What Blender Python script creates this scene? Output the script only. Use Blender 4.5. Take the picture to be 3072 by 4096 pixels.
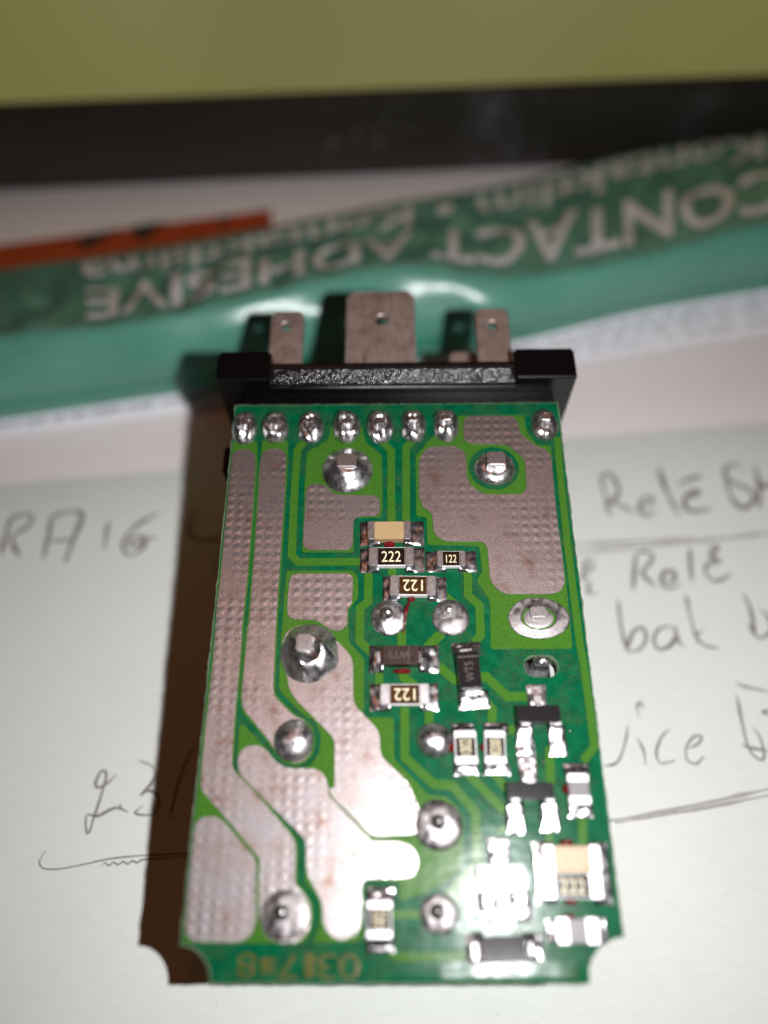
import bpy, bmesh, math, random
from mathutils import Vector, Matrix, noise
random.seed(7)
R = math.radians
MM = 0.001                     # everything below is measured in millimetres, the scene is in metres
for o in list(bpy.data.objects): bpy.data.objects.remove(o)
scene = bpy.context.scene
col = scene.collection

# measured layout, millimetres: board coordinates for the circuit board, table coordinates for the rest
CAM = {'tilt': 36.876, 'height': 67.815, 'lens_ratio': 0.75537109375}
BOARD = {'W': 27.0, 'L': 41.61, 'origin': [1.037, 25.576, 17.887], 'axes': [[0.9999, -0.00129, -0.01444], [-0.00137, 0.98455, -0.17511], [0.01442, 0.17511, 0.98444]]}
COPPER = {'a': [(-13.412, 17.262), (-11.366, 17.241), (-11.194, 15.412), (-11.091, 9.997), (-11.105, 4.99), (-11.193, 1.613), (-11.143, -0.123), (-11.141, -2.954), (-11.167, -5.108), (-11.117, -8.372),
       (-8.842, -10.398), (-7.062, -12.236), (-6.596, -12.819), (-6.515, -13.484), (-6.49, -15.346), (-5.981, -15.728), (-5.482, -16.442), (-5.354, -17.311), (-5.594, -18.205), (-5.896, -18.646),
       (-8.738, -18.644), (-13.195, -18.625), (-13.327, -18.28), (-13.417, -15.886), (-13.472, -13.293), (-13.398, -11.767), (-13.324, -9.728), (-13.346, -9.185), (-13.334, -5.83), (-13.294, -1.103),
       (-13.421, 3.492), (-13.351, 5.006), (-13.463, 10.017), (-13.394, 13.215), (-13.389, 15.66)],
 'b': [(-10.975, 17.295), (-8.822, 17.273), (-8.768, 15.388), (-8.71, 12.09), (-8.726, 7.929), (-8.75, 4.017), (-8.724, 1.687), (-8.654, -3.062), (-8.559, -3.536), (-7.09, -4.942), (-6.519, -5.174),
       (-5.892, -5.725), (-5.624, -6.673), (-5.818, -7.56), (-6.385, -8.128), (-7.013, -8.274), (-7.75, -8.079), (-8.328, -7.551), (-8.734, -6.929), (-10.85, -4.648), (-11.04, -3.713),
       (-11.03, 1.393), (-10.943, 1.557), (-10.961, 4.989), (-11.016, 9.996), (-11.074, 14.293), (-10.995, 15.636)],
 'c': [(-8.357, 5.765), (-3.356, 5.758), (-2.987, 5.222), (-2.902, 3.6), (-3.612, 2.67), (-3.553, 0.234), (-2.422, -1.014), (-2.427, -5.073), (-0.382, -5.136), (-0.355, -7.843), (1.887, -10.164),
       (2.989, -10.242), (3.823, -10.985), (4.061, -11.498), (3.969, -14.157), (2.887, -15.291), (1.463, -15.94), (-0.103, -16.352), (-0.092, -15.286), (-2.339, -15.184), (-2.345, -18.465),
       (-2.693, -18.593), (-5.439, -18.631), (-5.248, -18.366), (-5.002, -17.557), (-5.062, -16.401), (-5.507, -15.813), (-6.044, -15.389), (-6.102, -12.82), (-7.087, -11.765), (-9.292, -9.646),
       (-10.841, -8.313), (-10.968, -5.704), (-10.737, -5.458), (-8.602, -7.55), (-7.917, -8.34), (-6.997, -8.586), (-6.015, -8.303), (-5.411, -7.473), (-5.312, -6.405), (-5.719, -5.407),
       (-6.627, -4.87), (-8.186, -3.443), (-8.404, -2.968), (-8.429, 0.363), (-8.391, 3.458)],
 'd': [(-5.363, 18.638), (-5.57, 17.297), (-6.24, 16.751), (-7.246, 16.189), (-7.305, 13.158), (-7.25, 7.256), (-3.335, 7.226), (-3.355, 10.14), (-1.282, 10.154), (-1.123, 10.959), (-1.189, 15.765),
       (-2.515, 17.035), (-2.828, 18.611)],
 'e': [(2.928, 17.462), (5.212, 19.498), (10.554, 19.503), (10.639, 17.999), (11.301, 16.642), (12.478, 16.508), (12.447, 15.665), (12.286, 10.811), (12.398, 8.078), (12.452, 4.945), (12.366, 0.045),
       (12.319, -0.378), (6.551, -0.345), (6.714, 2.976), (6.651, 3.472), (5.963, 4.583), (5.89, 4.991), (6.284, 5.552), (6.186, 7.7), (2.256, 7.816), (2.269, 10.174), (1.477, 10.236),
       (1.534, 15.653), (2.388, 16.794)],
 'f': [(3.629, 3.98), (4.224, 3.358), (4.826, 3.027), (4.43, 2.786), (3.519, 3.117)],
 'g': [(2.758, 1.034), (3.426, 0.636), (2.646, -0.101), (1.668, -0.095)],
 'h': [(2.537, -16.018), (4.346, -14.257), (5.22, -14.259), (5.065, -15.049), (3.706, -16.309), (2.838, -16.594)],
 'i': [(6.588, -11.87), (6.999, -12.337), (6.537, -12.593), (6.039, -12.592)],
 'j': [(7.382, -5.642), (7.914, -5.644), (7.824, -6.286), (7.335, -6.284)]}
TRACES = [(0.62, [(-7.394, 17.316), (-8.02, 16.402), (-8.091, 13.166), (-8.016, 7.023), (-7.505, 6.474), (-2.823, 6.459)]), (0.62, [(-1.317, 17.253), (-0.438, 16.155), (-0.466, 9.288)]),
 (0.62, [(1.44, 17.232), (0.772, 16.506), (0.677, 9.691)]), (0.6, [(-0.432, 10.774), (-0.422, 9.725)]), (0.6, [(-0.42, 5.986), (-0.424, 5.179)]),
 (0.63, [(-2.181, 5.657), (-2.201, 3.278), (-2.792, 2.792), (-2.782, 0.281), (-1.794, -0.693)]), (0.63, [(5.189, 5.689), (5.154, 3.722), (5.939, 2.938), (5.885, 0.661), (5.402, 0.117)]),
 (0.66, [(0.235, 1.049), (0.222, -0.126)]), (0.6, [(-1.382, -1.847), (-1.38, -2.873)]), (0.62, [(0.231, -1.856), (0.368, -2.414), (1.16, -2.928)]),
 (0.66, [(2.803, -1.524), (3.823, -2.517), (4.2, -2.561)]), (0.66, [(5.56, -2.329), (6.148, -2.358), (7.48, -3.731), (8.895, -3.738)]), (0.62, [(5.887, -3.915), (6.385, -4.579), (6.323, -5.557)]),
 (0.62, [(0.383, -4.428), (0.339, -7.756), (2.224, -9.474), (3.411, -9.553), (4.795, -11.098), (4.862, -11.185), (4.838, -14.258)]), (0.62, [(2.054, -4.642), (2.023, -5.781)]),
 (0.62, [(4.557, -8.851), (6.743, -11.177)]), (0.58, [(6.271, -8.857), (6.962, -9.768)]), (0.6, [(10.082, -7.087), (9.889, -9.551)]),
 (0.55, [(13.081, 17.356), (12.977, 14.826), (12.864, 8.075), (12.912, 0.042), (13.016, -1.826), (13.06, -5.12), (13.062, -7.114), (12.176, -8.083)]), (0.5, [(9.56, -12.24), (9.48, -13.06)]),
 (0.55, [(11.763, -11.413), (11.587, -13.115)]), (0.5, [(-0.59, -17.084), (1.328, -17.087)]), (0.5, [(-0.915, -18.925), (-0.29, -19.362), (4.087, -19.337)])]
TINNED = {'strip_a': [(-13.349, 15.434), (-13.213, 16.112), (-12.7, 16.426), (-12.013, 16.42), (-11.547, 16.095), (-11.33, 15.414), (-11.232, 9.998), (-11.213, 4.991), (-11.298, 1.613), (-11.24, -0.123),
             (-11.255, -2.954), (-11.279, -5.108), (-11.222, -8.416), (-9.038, -10.425), (-7.203, -12.325), (-6.758, -12.864), (-6.659, -13.484), (-6.627, -15.431), (-6.119, -15.813),
             (-5.667, -16.484), (-5.543, -17.229), (-5.693, -18.043), (-6.265, -18.59), (-7.086, -18.67), (-8.017, -18.445), (-8.516, -17.879), (-8.754, -17.143), (-8.876, -15.043), (-8.906, -13.962),
             (-9.193, -13.699), (-11.098, -11.755), (-13.119, -9.776), (-13.211, -9.186), (-13.214, -5.831), (-13.169, -1.103), (-13.301, 3.491), (-13.233, 5.005), (-13.331, 10.015),
             (-13.298, 13.214)],
 'strip_b': [(-10.971, 15.298), (-10.906, 16.032), (-10.347, 16.46), (-9.464, 16.451), (-8.949, 16.013), (-8.878, 15.277), (-8.824, 12.091), (-8.828, 7.93), (-8.849, 4.018), (-8.843, 1.688),
             (-8.759, -3.061), (-8.647, -3.63), (-7.178, -5.052), (-6.61, -5.22), (-5.981, -5.815), (-5.716, -6.673), (-5.913, -7.471), (-6.437, -7.997), (-7.02, -8.152), (-7.758, -7.948),
             (-8.339, -7.374), (-8.697, -6.795), (-10.79, -4.463), (-10.935, -3.619), (-10.882, 1.392), (-10.829, 1.556), (-10.834, 4.988), (-10.885, 9.995), (-10.958, 14.292)],
 'leaf': [(-13.359, -12.13), (-13.163, -11.677), (-12.603, -11.404), (-11.812, -11.452), (-11.284, -11.863), (-9.328, -13.83), (-9.11, -14.18), (-8.929, -17.553), (-9.139, -18.202), (-9.752, -18.588),
          (-12.696, -18.562), (-13.207, -18.118), (-13.273, -17.548), (-13.369, -15.887), (-13.453, -13.293)],
 'step': [(-7.181, 12.506), (-6.968, 13.101), (-6.014, 13.146), (-5.576, 12.925), (-4.935, 12.163), (-1.805, 12.081), (-1.35, 11.756), (-1.311, 10.645), (-1.563, 10.25), (-3.366, 10.223),
          (-3.389, 7.737), (-3.749, 7.389), (-6.817, 7.412), (-7.203, 7.816), (-7.212, 8.423), (-7.171, 11.223)],
 'flag': [(-8.068, 5.113), (-7.773, 5.498), (-3.667, 5.517), (-3.319, 5.176), (-3.356, 3.134), (-3.683, 2.67), (-3.675, 1.451), (-4.156, 1.046), (-4.941, 1.071), (-5.803, 1.854), (-7.73, 1.918),
          (-8.1, 2.355), (-8.131, 3.456)],
 'body': [(-8.405, -0.039), (-8.078, 1.069), (-7.024, 1.595), (-5.932, 1.362), (-5.22, 0.626), (-4.431, 0.339), (-3.538, -0.564), (-3.218, -1.206), (-3.139, -4.218), (-1.495, -5.879), (-1.31, -6.421),
          (-1.308, -7.664), (0.574, -9.358), (1.14, -10.751), (1.459, -11.596), (1.217, -12.426), (0.658, -12.548), (-1.843, -12.728), (-3.03, -11.532), (-4.496, -10.224), (-4.712, -9.661),
          (-4.3, -9.726), (-4.381, -6.767), (-4.577, -6.363), (-7.141, -3.919), (-7.674, -3.114), (-7.848, -2.203), (-8.245, -1.13)],
 'branch': [(-10.896, -7.981), (-10.646, -7.144), (-9.748, -6.88), (-8.993, -7.177), (-8.398, -7.902), (-7.64, -8.428), (-5.51, -8.479), (-4.954, -8.869), (-4.703, -9.682), (-4.697, -10.13),
            (-1.908, -12.83), (-1.786, -12.912), (0.098, -12.957), (0.92, -13.396), (1.177, -14.251), (0.781, -14.964), (0.073, -15.09), (-2.448, -15.135), (-2.439, -17.722), (-3.02, -18.464),
            (-2.792, -18.127), (-3.61, -18.528), (-4.352, -18.246), (-4.815, -17.598), (-4.823, -16.568), (-5.272, -15.814), (-5.98, -14.705), (-6.032, -12.865), (-8.786, -10.491), (-10.642, -8.85)],
 'field': [(5.503, 18.927), (5.95, 19.427), (9.438, 19.414), (10.034, 18.941), (10.061, 17.696), (11.285, 16.46), (12.033, 16.174), (12.403, 15.426), (12.336, 12.505), (12.315, 9.158),
           (12.378, 6.493), (12.353, 4.64), (11.95, 3.937), (11.272, 3.741), (7.704, 3.765), (6.821, 4.679), (6.791, 7.589), (6.4, 8.04), (3.529, 8.063), (2.769, 8.693), (2.722, 10.447),
           (1.923, 11.068), (1.712, 11.916), (1.787, 15.411), (2.484, 16.489), (4.666, 16.588), (5.421, 16.096), (5.592, 15.374), (5.559, 13.258), (6.685, 12.099), (9.79, 12.071), (10.189, 12.639),
           (10.256, 15.268), (8.92, 16.642), (5.919, 16.758), (5.473, 17.19)]}
JOINTS = [('row', -12.432, 18.463, 1.046, 1.59), ('row', -9.904, 18.435, 1.114, 1.53), ('row', -7.013, 18.464, 1.093, 1.553), ('row', -4.085, 18.457, 1.171, 1.587), ('row', -1.318, 18.463, 1.11, 1.587),
 ('row', 1.41, 18.517, 1.073, 1.562), ('row', 4.059, 18.489, 1.103, 1.56), ('row', 12.112, 18.527, 1.099, 1.558), ('big', -3.954, 14.395, 2.072, 2.085), ('ringed', 7.781, 14.393, 1.68, 1.552),
 ('oval', 10.14, 1.927, 2.264, 1.572), ('large', -6.335, -0.622, 2.078, 2.227), ('ball', -7.136, -6.659, 1.379, 1.431), ('dull', 2.451, -11.998, 1.539, 1.536), ('tip', -0.658, 2.008, 1.317, 1.38),
 ('flat', 3.817, 1.981, 1.36, 1.378), ('ball', 2.387, -6.659, 1.236, 1.19), ('small', -7.168, -17.125, 1.534, 1.44), ('small', 2.337, -17.075, 1.17, 1.153)]
RING = (7.735, 14.462, 1.986, 1.942)
SLOT = (10.037, -1.593, 1.198, 0.77)
COMP = {'cap1': (-0.624, 8.675, 3.191, 1.501, 0.8),
 'r222': (-0.477, 6.603, 3.306, 1.483, 0.6),
 'r122s': (3.987, 6.432, 2.082, 1.239, 0.5),
 'r122b': (1.095, 4.279, 3.321, 1.511, 0.6),
 'wt': (0.148, -0.972, 2.657, 1.391, 0.8),
 'r122c': (0.387, -3.696, 3.308, 1.408, 0.6),
 'diode': (4.858, -2.123, 1.663, 2.705, 0.95),
 'r1002': (4.397, -7.21, 1.444, 2.129, 0.5),
 'r8200': (6.362, -7.217, 1.362, 2.127, 0.5),
 'sot1': (9.369, -5.13, 3.056, 1.107, 0.95),
 'sot2': (8.413, -10.007, 3.176, 0.971, 0.95),
 'sot3': (6.221, -15.062, 3.075, 1.369, 0.95),
 'capv': (11.592, -9.881, 1.35, 1.877, 0.6),
 'cap2': (10.642, -14.036, 3.439, 1.545, 0.8),
 'r222b': (10.544, -15.528, 3.563, 1.393, 0.6),
 'r8': (10.597, -17.968, 2.463, 1.33, 0.6),
 'melf': (6.048, -19.006, 2.919, 1.357, 0.95),
 'r9': (-1.337, -17.353, 1.497, 2.005, 0.5)}
PADS = {'cap1_l': (-2.022, 8.725, 1.656, 2.032),
 'cap1_r': (1.226, 8.739, 1.613, 2.022),
 'r222_l': (-2.067, 6.512, 1.509, 1.956),
 'r222_r': (1.278, 6.531, 1.53, 2.041),
 'r122s_l': (2.886, 6.387, 1.504, 1.658),
 'r122s_r': (5.212, 6.387, 1.407, 1.692),
 'r122b_l': (-0.454, 4.203, 1.324, 1.911),
 'r122b_r': (2.896, 4.222, 1.401, 1.911),
 'wt_l': (-1.567, -1.061, 1.046, 1.985),
 'wt_r': (2.136, -1.066, 1.432, 1.983),
 'r122c_l': (-1.269, -3.782, 1.486, 1.876),
 'r122c_r': (2.068, -3.768, 1.351, 1.9),
 'diode_t': (4.929, -0.366, 2.038, 0.986),
 'diode_b': (5.04, -3.969, 2.177, 1.262),
 'r1002_t': (4.333, -5.912, 1.586, 0.739),
 'r1002_b': (4.361, -8.519, 1.662, 0.86),
 'r8200_t': (6.532, -5.897, 1.699, 0.787),
 'r8200_b': (6.466, -8.526, 1.796, 0.859),
 'sot1_t': (9.503, -3.681, 1.355, 1.516),
 'sot1_l': (8.457, -6.667, 1.256, 2.02),
 'sot1_r': (10.621, -6.695, 1.213, 2.057),
 'sot2_t': (8.455, -8.597, 1.235, 1.761),
 'sot2_l': (7.45, -11.592, 1.25, 1.952),
 'sot2_r': (9.658, -11.484, 1.228, 1.83),
 'sot3_t': (6.264, -13.506, 1.394, 1.513),
 'sot3_l': (5.313, -16.662, 1.227, 1.665),
 'sot3_r': (7.346, -16.688, 1.246, 1.71),
 'capv_t': (11.695, -8.617, 1.692, 0.854),
 'capv_b': (11.671, -11.0, 1.574, 1.155),
 'stack_l': (8.972, -14.744, 1.321, 3.526),
 'stack_r': (12.492, -14.812, 1.189, 3.587),
 'r8_l': (9.358, -18.007, 1.155, 1.205),
 'r8_r': (12.051, -17.962, 0.861, 1.389),
 'melf_l': (4.465, -18.814, 1.17, 1.707),
 'melf_r': (7.941, -18.886, 1.199, 1.566),
 'r9_t': (-1.267, -16.083, 1.689, 1.011),
 'r9_b': (-1.297, -18.691, 1.711, 0.916)}
REDWIRE = [(0.888, 3.255), (0.712, 2.81), (0.584, 2.408), (0.482, 1.61), (0.358, 0.823)]
GLUE = [(3.423, -7.118, 0.323, 0.331), (5.605, -7.126, 0.259, 0.252), (10.898, -9.819, 0.289, 0.314), (10.563, -13.047, 0.494, 0.224), (10.468, -16.413, 0.426, 0.172), (10.303, -17.245, 0.381, 0.188),
 (-0.632, 7.851, 0.48, 0.246), (0.973, 3.425, 0.309, 0.205), (0.241, -1.934, 0.666, 0.203)]
CODE = {'8': (-9.317, -19.786, 1.17, 1.315),
 'E': (-7.998, -19.789, 0.979, 0.797),
 '7': (-6.799, -19.846, 1.196, 1.288),
 '1': (-5.526, -19.799, 0.597, 1.288),
 '3': (-4.506, -19.858, 1.166, 1.357),
 '0': (-3.137, -19.858, 1.355, 1.357)}
TABS = {'mid': [(-4.499, 34.067), (1.789, 33.975)],
 'left': [(-11.338, 31.735), (-8.376, 31.693)],
 'right': [(7.348, 31.853), (10.372, 31.811)],
 'holes': [(-1.245, 30.622), (-9.886, 29.992), (8.695, 29.9)],
 'low': [(5.133, 30.139), (7.754, 30.105)]}
WRITING = {'RA16': [[(-40.334, 45.258), (-40.519, 47.779), (-40.687, 49.58), (-40.134, 50.395), (-38.873, 50.601), (-38.294, 49.986), (-38.588, 48.974), (-39.763, 47.68)],
          [(-39.953, 47.779), (-39.182, 46.217), (-38.192, 44.973)], [(-35.743, 44.689), (-35.915, 47.779), (-36.019, 50.395), (-33.143, 50.766), (-33.154, 47.385), (-33.337, 44.219)],
          [(-35.781, 46.954), (-33.268, 47.189)], [(-29.907, 49.681), (-29.776, 47.779), (-29.616, 45.928)],
          [(-24.658, 50.848), (-26.444, 49.377), (-27.514, 47.779), (-27.682, 46.217), (-26.922, 45.201), (-26.018, 45.449), (-25.406, 46.604), (-25.781, 47.582), (-26.872, 47.385), (-27.0, 46.565),
           (-26.355, 46.371), (-25.386, 47.189), (-24.295, 47.385)],
          [(-20.636, 51.013), (-21.072, 48.974), (-20.619, 47.582), (-19.421, 47.091), (-17.665, 47.189), (-16.563, 47.385)]],
 '231': [[(-23.371, 22.175), (-24.125, 21.331), (-24.749, 21.061), (-25.044, 21.466), (-24.829, 22.354), (-24.526, 22.547), (-24.218, 22.079), (-24.315, 20.326), (-24.504, 18.756), (-24.651, 17.355),
          (-24.899, 17.455), (-25.209, 18.627), (-24.92, 18.82), (-24.223, 18.691), (-23.024, 19.339), (-22.339, 19.274), (-21.719, 18.988)],
         [(-22.559, 19.693), (-22.339, 19.274)],
         [(-21.647, 23.396), (-20.912, 23.186), (-20.212, 22.768), (-19.951, 22.079), (-20.285, 21.263), (-20.938, 20.379), (-20.471, 20.793), (-19.699, 20.659), (-19.232, 19.929), (-19.341, 19.014),
          (-19.963, 18.756), (-20.984, 18.859), (-21.094, 19.079), (-20.504, 19.509)],
         [(-16.677, 24.457), (-17.119, 24.315), (-17.629, 22.63), (-17.968, 20.459), (-18.061, 18.563)]],
 'hook_line': [[(-27.903, 15.928), (-28.212, 15.138), (-27.891, 14.658), (-27.275, 14.515), (-26.132, 14.563), (-24.167, 14.958), (-22.439, 15.319), (-19.897, 15.562), (-16.161, 15.72),
                (-13.445, 15.806)],
               [(-23.083, 14.718), (-22.827, 15.018), (-22.448, 14.754), (-22.127, 15.066), (-21.693, 14.838), (-21.363, 15.114), (-20.932, 14.898), (-20.597, 15.162), (-20.178, 14.994),
                (-19.836, 15.235), (-18.558, 15.319), (-16.128, 15.501)]],
 'Rele_Sh': [[(24.627, 55.773), (24.608, 53.239), (24.663, 50.293)],
             [(24.425, 55.558), (25.051, 56.312), (25.646, 56.377), (26.173, 55.131), (26.273, 53.864), (25.558, 52.62), (24.629, 52.414), (26.051, 51.761), (27.39, 50.752)],
             [(28.24, 51.802), (29.29, 51.802), (29.859, 52.825), (29.136, 53.032), (28.28, 52.005), (28.12, 50.792), (28.832, 50.352), (29.799, 50.993)],
             [(31.471, 57.336), (31.564, 54.074), (32.223, 50.352)], [(33.012, 54.664), (34.708, 55.558), (36.152, 56.031)],
             [(33.651, 52.825), (34.998, 53.343), (35.092, 53.864), (33.83, 53.239), (33.136, 51.802), (33.774, 50.953), (35.981, 51.295)],
             [(40.922, 57.03), (40.275, 57.732), (39.09, 57.073), (38.803, 55.988), (39.374, 55.025), (41.027, 53.864), (41.03, 52.62), (39.68, 51.396), (38.773, 52.209), (38.568, 53.864),
              (38.836, 55.988)],
             [(42.465, 57.622), (42.4, 55.773), (42.01, 53.864), (41.23, 51.295)], [(42.01, 53.864), (43.245, 54.706), (43.977, 53.864), (43.386, 51.396)]],
 'double_line': [[(20.106, 46.478), (25.932, 46.856), (33.23, 47.369)], [(19.946, 45.394), (25.79, 46.102), (32.813, 46.932), (37.003, 47.426), (43.552, 48.33)]],
 'eight_two': [[(21.951, 44.437), (21.526, 44.656), (20.83, 43.927), (21.022, 43.205), (21.711, 43.709), (21.951, 44.437)], [(20.791, 43.384), (20.369, 42.313), (21.204, 42.633)],
               [(20.438, 41.784), (21.071, 41.609), (20.69, 40.531), (21.654, 40.6)]],
 'Rele': [[(26.505, 45.394), (26.006, 43.384), (25.369, 40.877)], [(26.507, 45.172), (27.409, 45.673), (28.271, 45.209), (27.706, 44.108), (26.725, 43.026), (27.263, 41.96), (27.815, 41.224)],
          [(28.617, 41.96), (29.86, 42.136), (29.971, 43.169), (28.999, 43.026), (28.466, 41.96), (28.887, 41.137), (30.491, 41.609)], [(32.391, 46.14), (31.899, 43.745), (31.583, 41.784)],
          [(34.166, 46.102), (35.496, 46.327), (34.808, 45.58), (34.164, 44.987), (35.168, 44.473), (33.81, 44.072), (33.334, 43.384), (33.519, 42.313), (34.346, 42.013), (35.979, 42.936)]],
 'bak': [[(23.596, 39.792), (23.455, 37.727), (23.373, 36.122), (23.527, 33.941)],
         [(23.571, 34.171), (24.182, 35.727), (25.064, 36.619), (25.626, 36.32), (25.475, 35.139), (24.581, 34.171), (23.673, 33.979)],
         [(28.64, 36.719), (27.175, 36.519), (26.306, 35.334), (26.518, 34.267), (27.629, 34.556), (28.593, 35.727), (28.64, 36.719), (28.671, 35.139), (29.053, 34.517)],
         [(30.585, 40.318), (30.467, 36.919), (30.545, 34.905)], [(31.387, 36.32), (30.534, 35.727), (30.998, 34.75), (31.799, 34.459), (32.386, 34.363)],
         [(36.045, 37.12), (36.356, 35.727), (37.004, 35.53), (38.183, 36.519), (38.129, 38.135), (37.529, 38.545)], [(36.459, 40.53), (36.686, 38.751), (36.356, 35.727)]],
 'vice': [[(19.354, 22.95), (20.0, 23.013), (20.748, 23.461), (21.689, 25.254), (22.098, 26.56)], [(22.773, 25.42), (23.109, 24.269), (23.014, 23.013)],
          [(23.281, 27.413), (23.31, 28.4), (23.696, 28.839), (23.883, 28.278)], [(25.834, 26.29), (24.996, 25.586), (24.231, 24.269), (24.321, 23.189), (25.667, 23.381)],
          [(26.997, 24.432), (28.08, 24.924), (28.598, 25.586), (27.925, 25.619), (26.955, 24.595), (26.768, 23.461), (27.479, 23.109), (28.313, 23.783)],
          [(33.049, 30.843), (33.65, 30.444), (36.166, 29.815)], [(32.823, 29.582), (32.603, 27.275), (32.504, 24.595), (33.017, 23.589), (33.617, 23.622), (33.823, 25.254), (33.512, 26.425)],
          [(32.032, 24.924), (32.504, 24.595), (34.488, 24.236)], [(35.827, 28.139), (34.673, 27.878), (35.479, 27.533)]],
 'long_line': [[(18.862, 18.283), (21.68, 18.694), (24.866, 19.287), (28.088, 19.886), (33.678, 21.027)], [(19.444, 18.137), (21.95, 18.518), (25.112, 19.019), (28.307, 19.541), (33.516, 20.491)]]}
TUBE = [[(-59.988, 60.313, -0.9), (-59.765, 61.616, 0.5), (-55.449, 64.682, 11), (-67.319, 84.744, 3.5)], [(-45.966, 62.696, -0.9), (-45.844, 64.153, 0.5), (-42.567, 67.148, 11), (-52.155, 89.335, 3.5)],
 [(-29.791, 65.78, -0.9), (-29.736, 67.485, 0.6), (-27.289, 69.089, 11.5), (-33.737, 93.158, 4.0)], [(-13.58, 68.991, -0.9), (-13.479, 70.335, 1.0), (-12.418, 73.112, 12.5), (-15.318, 97.41, 5.0)],
 [(1.703, 70.981, -0.9), (1.687, 72.835, 1.6), (1.587, 77.794, 12.5), (1.958, 103.246, 5.0)], [(16.48, 73.712, -0.9), (16.298, 76.017, 2.2), (15.157, 76.971, 11.5), (19.442, 109.957, 4.0)],
 [(33.256, 77.5, -0.9), (33.331, 82.013, 2.2), (30.361, 79.974, 12), (39.825, 118.099, 4.5)], [(51.633, 81.72, -0.9), (51.736, 86.462, 2.4), (47.298, 85.696, 13), (61.032, 121.801, 5.5)],
 [(71.265, 86.423, -0.9), (71.508, 91.429, 2.4), (65.545, 90.664, 13), (84.502, 128.02, 5.5)]]
NOTEBOOK_EDGE = [(-43.717, 55.279), (46.593, 64.934)]
MON = [(-61.925, 116.132), (23.956, 123.08)]
CARD = [(-67.689, 98.62), (-17.67, 110.54), (-16.338, 99.544), (-63.11, 85.763)]
CARDMARK = [[(-46.143, 102.431), (-43.659, 104.294), (-39.862, 105.429), (-41.926, 103.048), (-43.775, 100.002), (-45.028, 100.002)],
 [(-38.845, 105.874), (-33.56, 107.35), (-34.619, 104.923), (-36.126, 101.209), (-37.682, 103.669)], [(-25.337, 108.455), (-24.239, 108.651), (-23.941, 106.193), (-25.018, 105.937)]]


# ------------------------------------------------------------------ camera
cam_d = bpy.data.cameras.new('camera'); cam = bpy.data.objects.new('camera', cam_d); col.objects.link(cam)
cam.location = (0, 0, CAM['height'] * MM)
cam.rotation_euler = (R(CAM['tilt']), 0, 0)
cam_d.sensor_fit = 'VERTICAL'; cam_d.sensor_height = 6.17; cam_d.sensor_width = 6.17 * .75
cam_d.lens = 6.17 * CAM['lens_ratio']
cam_d.clip_start = .002; cam_d.clip_end = 20
cam_d.dof.use_dof = True; cam_d.dof.focus_distance = .0585; cam_d.dof.aperture_fstop = 1.9
scene.camera = cam
# ------------------------------------------------------------------ world: a dim warm room
world = bpy.data.worlds.new('World'); scene.world = world; world.use_nodes = True
bg = world.node_tree.nodes['Background']; bg.inputs[0].default_value = (1, .42, .34, 1); bg.inputs[1].default_value = .006
# the phone's flash beside the lens
def lamp(name, kind, loc, energy, colour, size):
    d = bpy.data.lights.new(name, kind); d.energy = energy; d.color = colour; d.shadow_soft_size = size
    o = bpy.data.objects.new(name, d); o.location = loc; col.objects.link(o); return o
flash = lamp('phone_flash', 'SPOT', (.012, 0, CAM['height'] * MM), .276, (1, .99, 1), .0008)
flash.data.spot_size = R(140); flash.data.spot_blend = 1.0
flash.rotation_euler = (R(CAM['tilt'] + 4), 0, R(8))
# bulbs of the ceiling lamp overhead
for x, y in ((-.31, .2), (-.12, .1), (.23, .36)):
    lamp('ceiling_bulb', 'POINT', (x, y, 1.5), 1.25, (1, .30, .12), .05)
vs = scene.view_settings; vs.view_transform = 'Standard'; vs.look = 'None'; vs.exposure = 0; vs.gamma = 1; vs.use_curve_mapping = False
scene.cycles.use_denoising = True
scene.cycles.max_bounces = 6; scene.cycles.sample_clamp_indirect = 4; scene.cycles.caustics_reflective = False; scene.cycles.caustics_refractive = False

# ------------------------------------------------------------------ materials
def nodes(name):
    m = bpy.data.materials.new(name); m.use_nodes = True
    return m, m.node_tree, m.node_tree.nodes['Principled BSDF']
def coords(nt, scale=(1, 1, 1), rot=0):
    tc = nt.nodes.new('ShaderNodeTexCoord'); mp = nt.nodes.new('ShaderNodeMapping')
    mp.inputs['Scale'].default_value = [s / MM for s in scale]; mp.inputs['Rotation'].default_value = (0, 0, rot)
    nt.links.new(tc.outputs['Object'], mp.inputs[0]); return mp.outputs[0]
def noise_n(nt, vec, scale, detail=3, rough=.55):
    n = nt.nodes.new('ShaderNodeTexNoise'); n.inputs['Scale'].default_value = scale; n.inputs['Detail'].default_value = detail
    n.inputs['Roughness'].default_value = rough; nt.links.new(vec, n.inputs['Vector']); return n.outputs['Fac']
def ramp(nt, fac, stops):
    r = nt.nodes.new('ShaderNodeValToRGB'); nt.links.new(fac, r.inputs[0])
    while len(r.color_ramp.elements) < len(stops): r.color_ramp.elements.new(.5)
    for e, (p, c) in zip(r.color_ramp.elements, stops): e.position = p; e.color = tuple(c) + (1,) if len(c) == 3 else c
    return r.outputs[0]
def maprange(nt, fac, a, b, lo=0, hi=1):
    m = nt.nodes.new('ShaderNodeMapRange'); nt.links.new(fac, m.inputs[0])
    for i, v in zip((1, 2, 3, 4), (lo, hi, a, b)): m.inputs[i].default_value = v
    return m.outputs[0]
def mathn(nt, op, a, b):
    m = nt.nodes.new('ShaderNodeMath'); m.operation = op
    for i, v in enumerate((a, b)):
        if isinstance(v, (int, float)): m.inputs[i].default_value = v
        else: nt.links.new(v, m.inputs[i])
    return m.outputs[0]
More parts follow.
